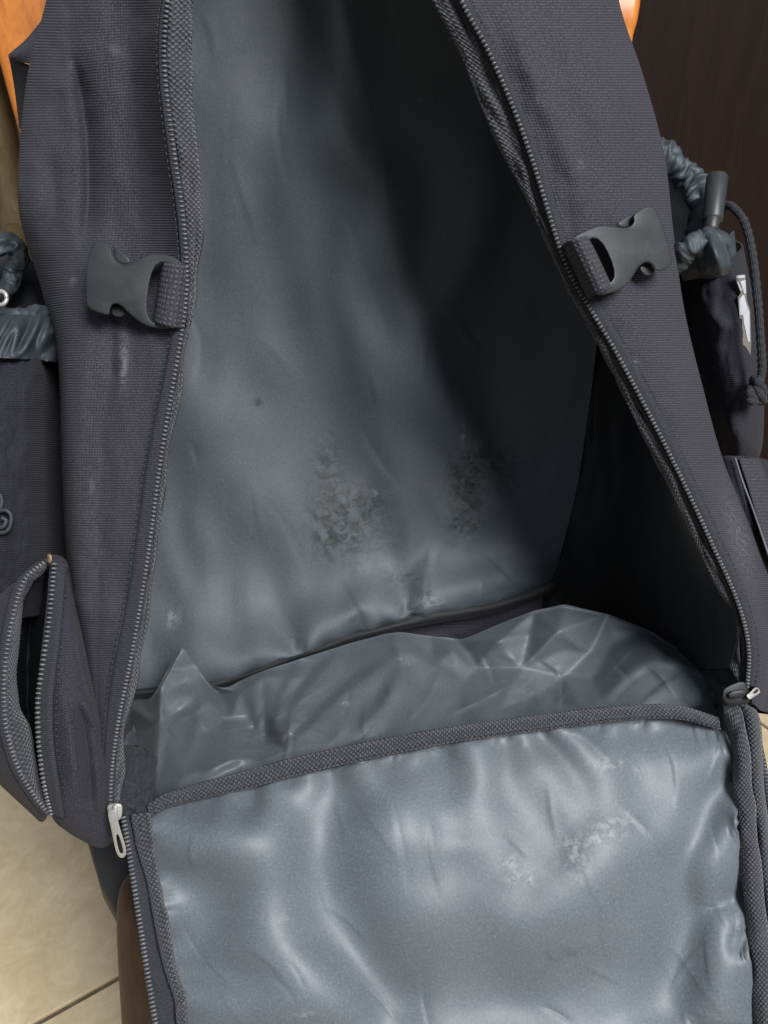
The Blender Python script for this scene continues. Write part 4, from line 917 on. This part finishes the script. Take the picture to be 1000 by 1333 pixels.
def cyl(name, p0, p1, prof, mat, parent, seg=24):
    n = len(prof); pts = [P(*p0).lerp(P(*p1), t) for t, r in prof]
    return link(name, tube_mesh(name, pts, [r for t, r in prof], seg), mat, parent)
cl = cyl('cord_lock', (934, 229, .503), (927, 289, .497), [(0, .0045), (.015, .0058), (.04, .0062), (.93, .0060), (.97, .0056), (1, .0045)], M['plastic'], pkr)
cyl('spring_button', (928.5, 278, .4965), (925, 302, .495), [(0, .0036), (.1, .0042), (.8, .0042), (.95, .0036), (1, .0028)], M['plastic'], cl)
def cordr(i, m, a, r): return r*(1+.10*math.sin(i*1.3+a*2))
link('cord', tube_mesh('cord', [P(*q) for q in ((936, 285, .512), (944, 268, .507), (956, 272, .500), (970, 292, .497), (980, 335, .496), (986, 390, .497), (990, 440, .500), (992, 480, .504), (988, 500, .506))], .0024, 12, n=170, rfun=cordr), M['cord'], pkr)
kn = [P(985+10*math.sin(3*t)*(.7+.3*math.cos(2*t)), 508+14*math.cos(2*t+.5), .506+.006*math.sin(5*t)) for t in np.linspace(0, 2*math.pi, 60)]
link('knot', tube_mesh('knot', kn, .0026, 10, rfun=cordr, n=110), M['cord'], pkr)
# white printed mark (narrow because the pocket turns away)
lg = lambda x, y: .5125+.00055*(x-960)+.00006*(y-360)
def L3(pts): return [(860+x/3.7, 180+y/3.7) for x, y in pts]
mk = plate('printed_mark', [L3([(360, 660), (408, 655), (412, 700), (416, 780), (432, 830), (437, 990), (432, 1066), (396, 992), (392, 870), (380, 868), (374, 800), (372, 765), (388, 745), (366, 692)])], lg, .0008, .0002, M['patch_edge'], pkr, 0, label='white and beige angular printed letters')
for q in ([(364, 662), (405, 659), (407, 672), (366, 675)], [(384, 690), (408, 680), (412, 745), (404, 752)], [(378, 778), (396, 756), (402, 752), (414, 800), (428, 835), (431, 985), (420, 975), (402, 890), (398, 852), (380, 850)], [(366, 690), (374, 690), (392, 730), (386, 738)]):
    plate('letter', [L3(q)], lambda x, y: lg(x, y)-.0008, .0006, .00015, M['patch_white'], mk, 0)
# right lower pocket
pq = cloth('zip_pocket', [[(915, 600, .56), (935, 594, .525), (960, 594, .518), (985, 596, .535), (1000, 600, .58)], [(930, 660, .56), (948, 660, .520), (972, 660, .510), (1000, 660, .530), (1020, 660, .58)], [(950, 740, .56), (968, 740, .522), (990, 740, .512), (1018, 740, .532), (1040, 740, .58)], [(975, 810, .57), (990, 810, .535), (1008, 815, .522), (1030, 815, .540), (1050, 810, .58)], [(985, 850, .58), (995, 850, .56), (1010, 855, .55), (1030, 850, .56), (1050, 840, .59)]], 80, 50, M['pocket_fabric'], BP, lambda p: .0015*nz(p, 30, 50, 91), .0014, label='worn lower side pocket at the right edge')
ribbon('zipper_tape', [(962, 597, .513), (976, 640, .507), (990, 690, .504), (1006, 745, .505)], [(988, 598, .531), (1004, 640, .525), (1018, 690, .522), (1034, 745, .525)], 60, M['webbing'], pq, 8, .002, .0012)
link('piping', tube_mesh('piping', [P(*q) for q in ((957, 596, .513), (968, 630, .507), (982, 668, .504), (998, 715, .503), (1010, 750, .505))], .0006, 8, n=60), simple('grey_piping', (.12, .12, .13), .7), pq)
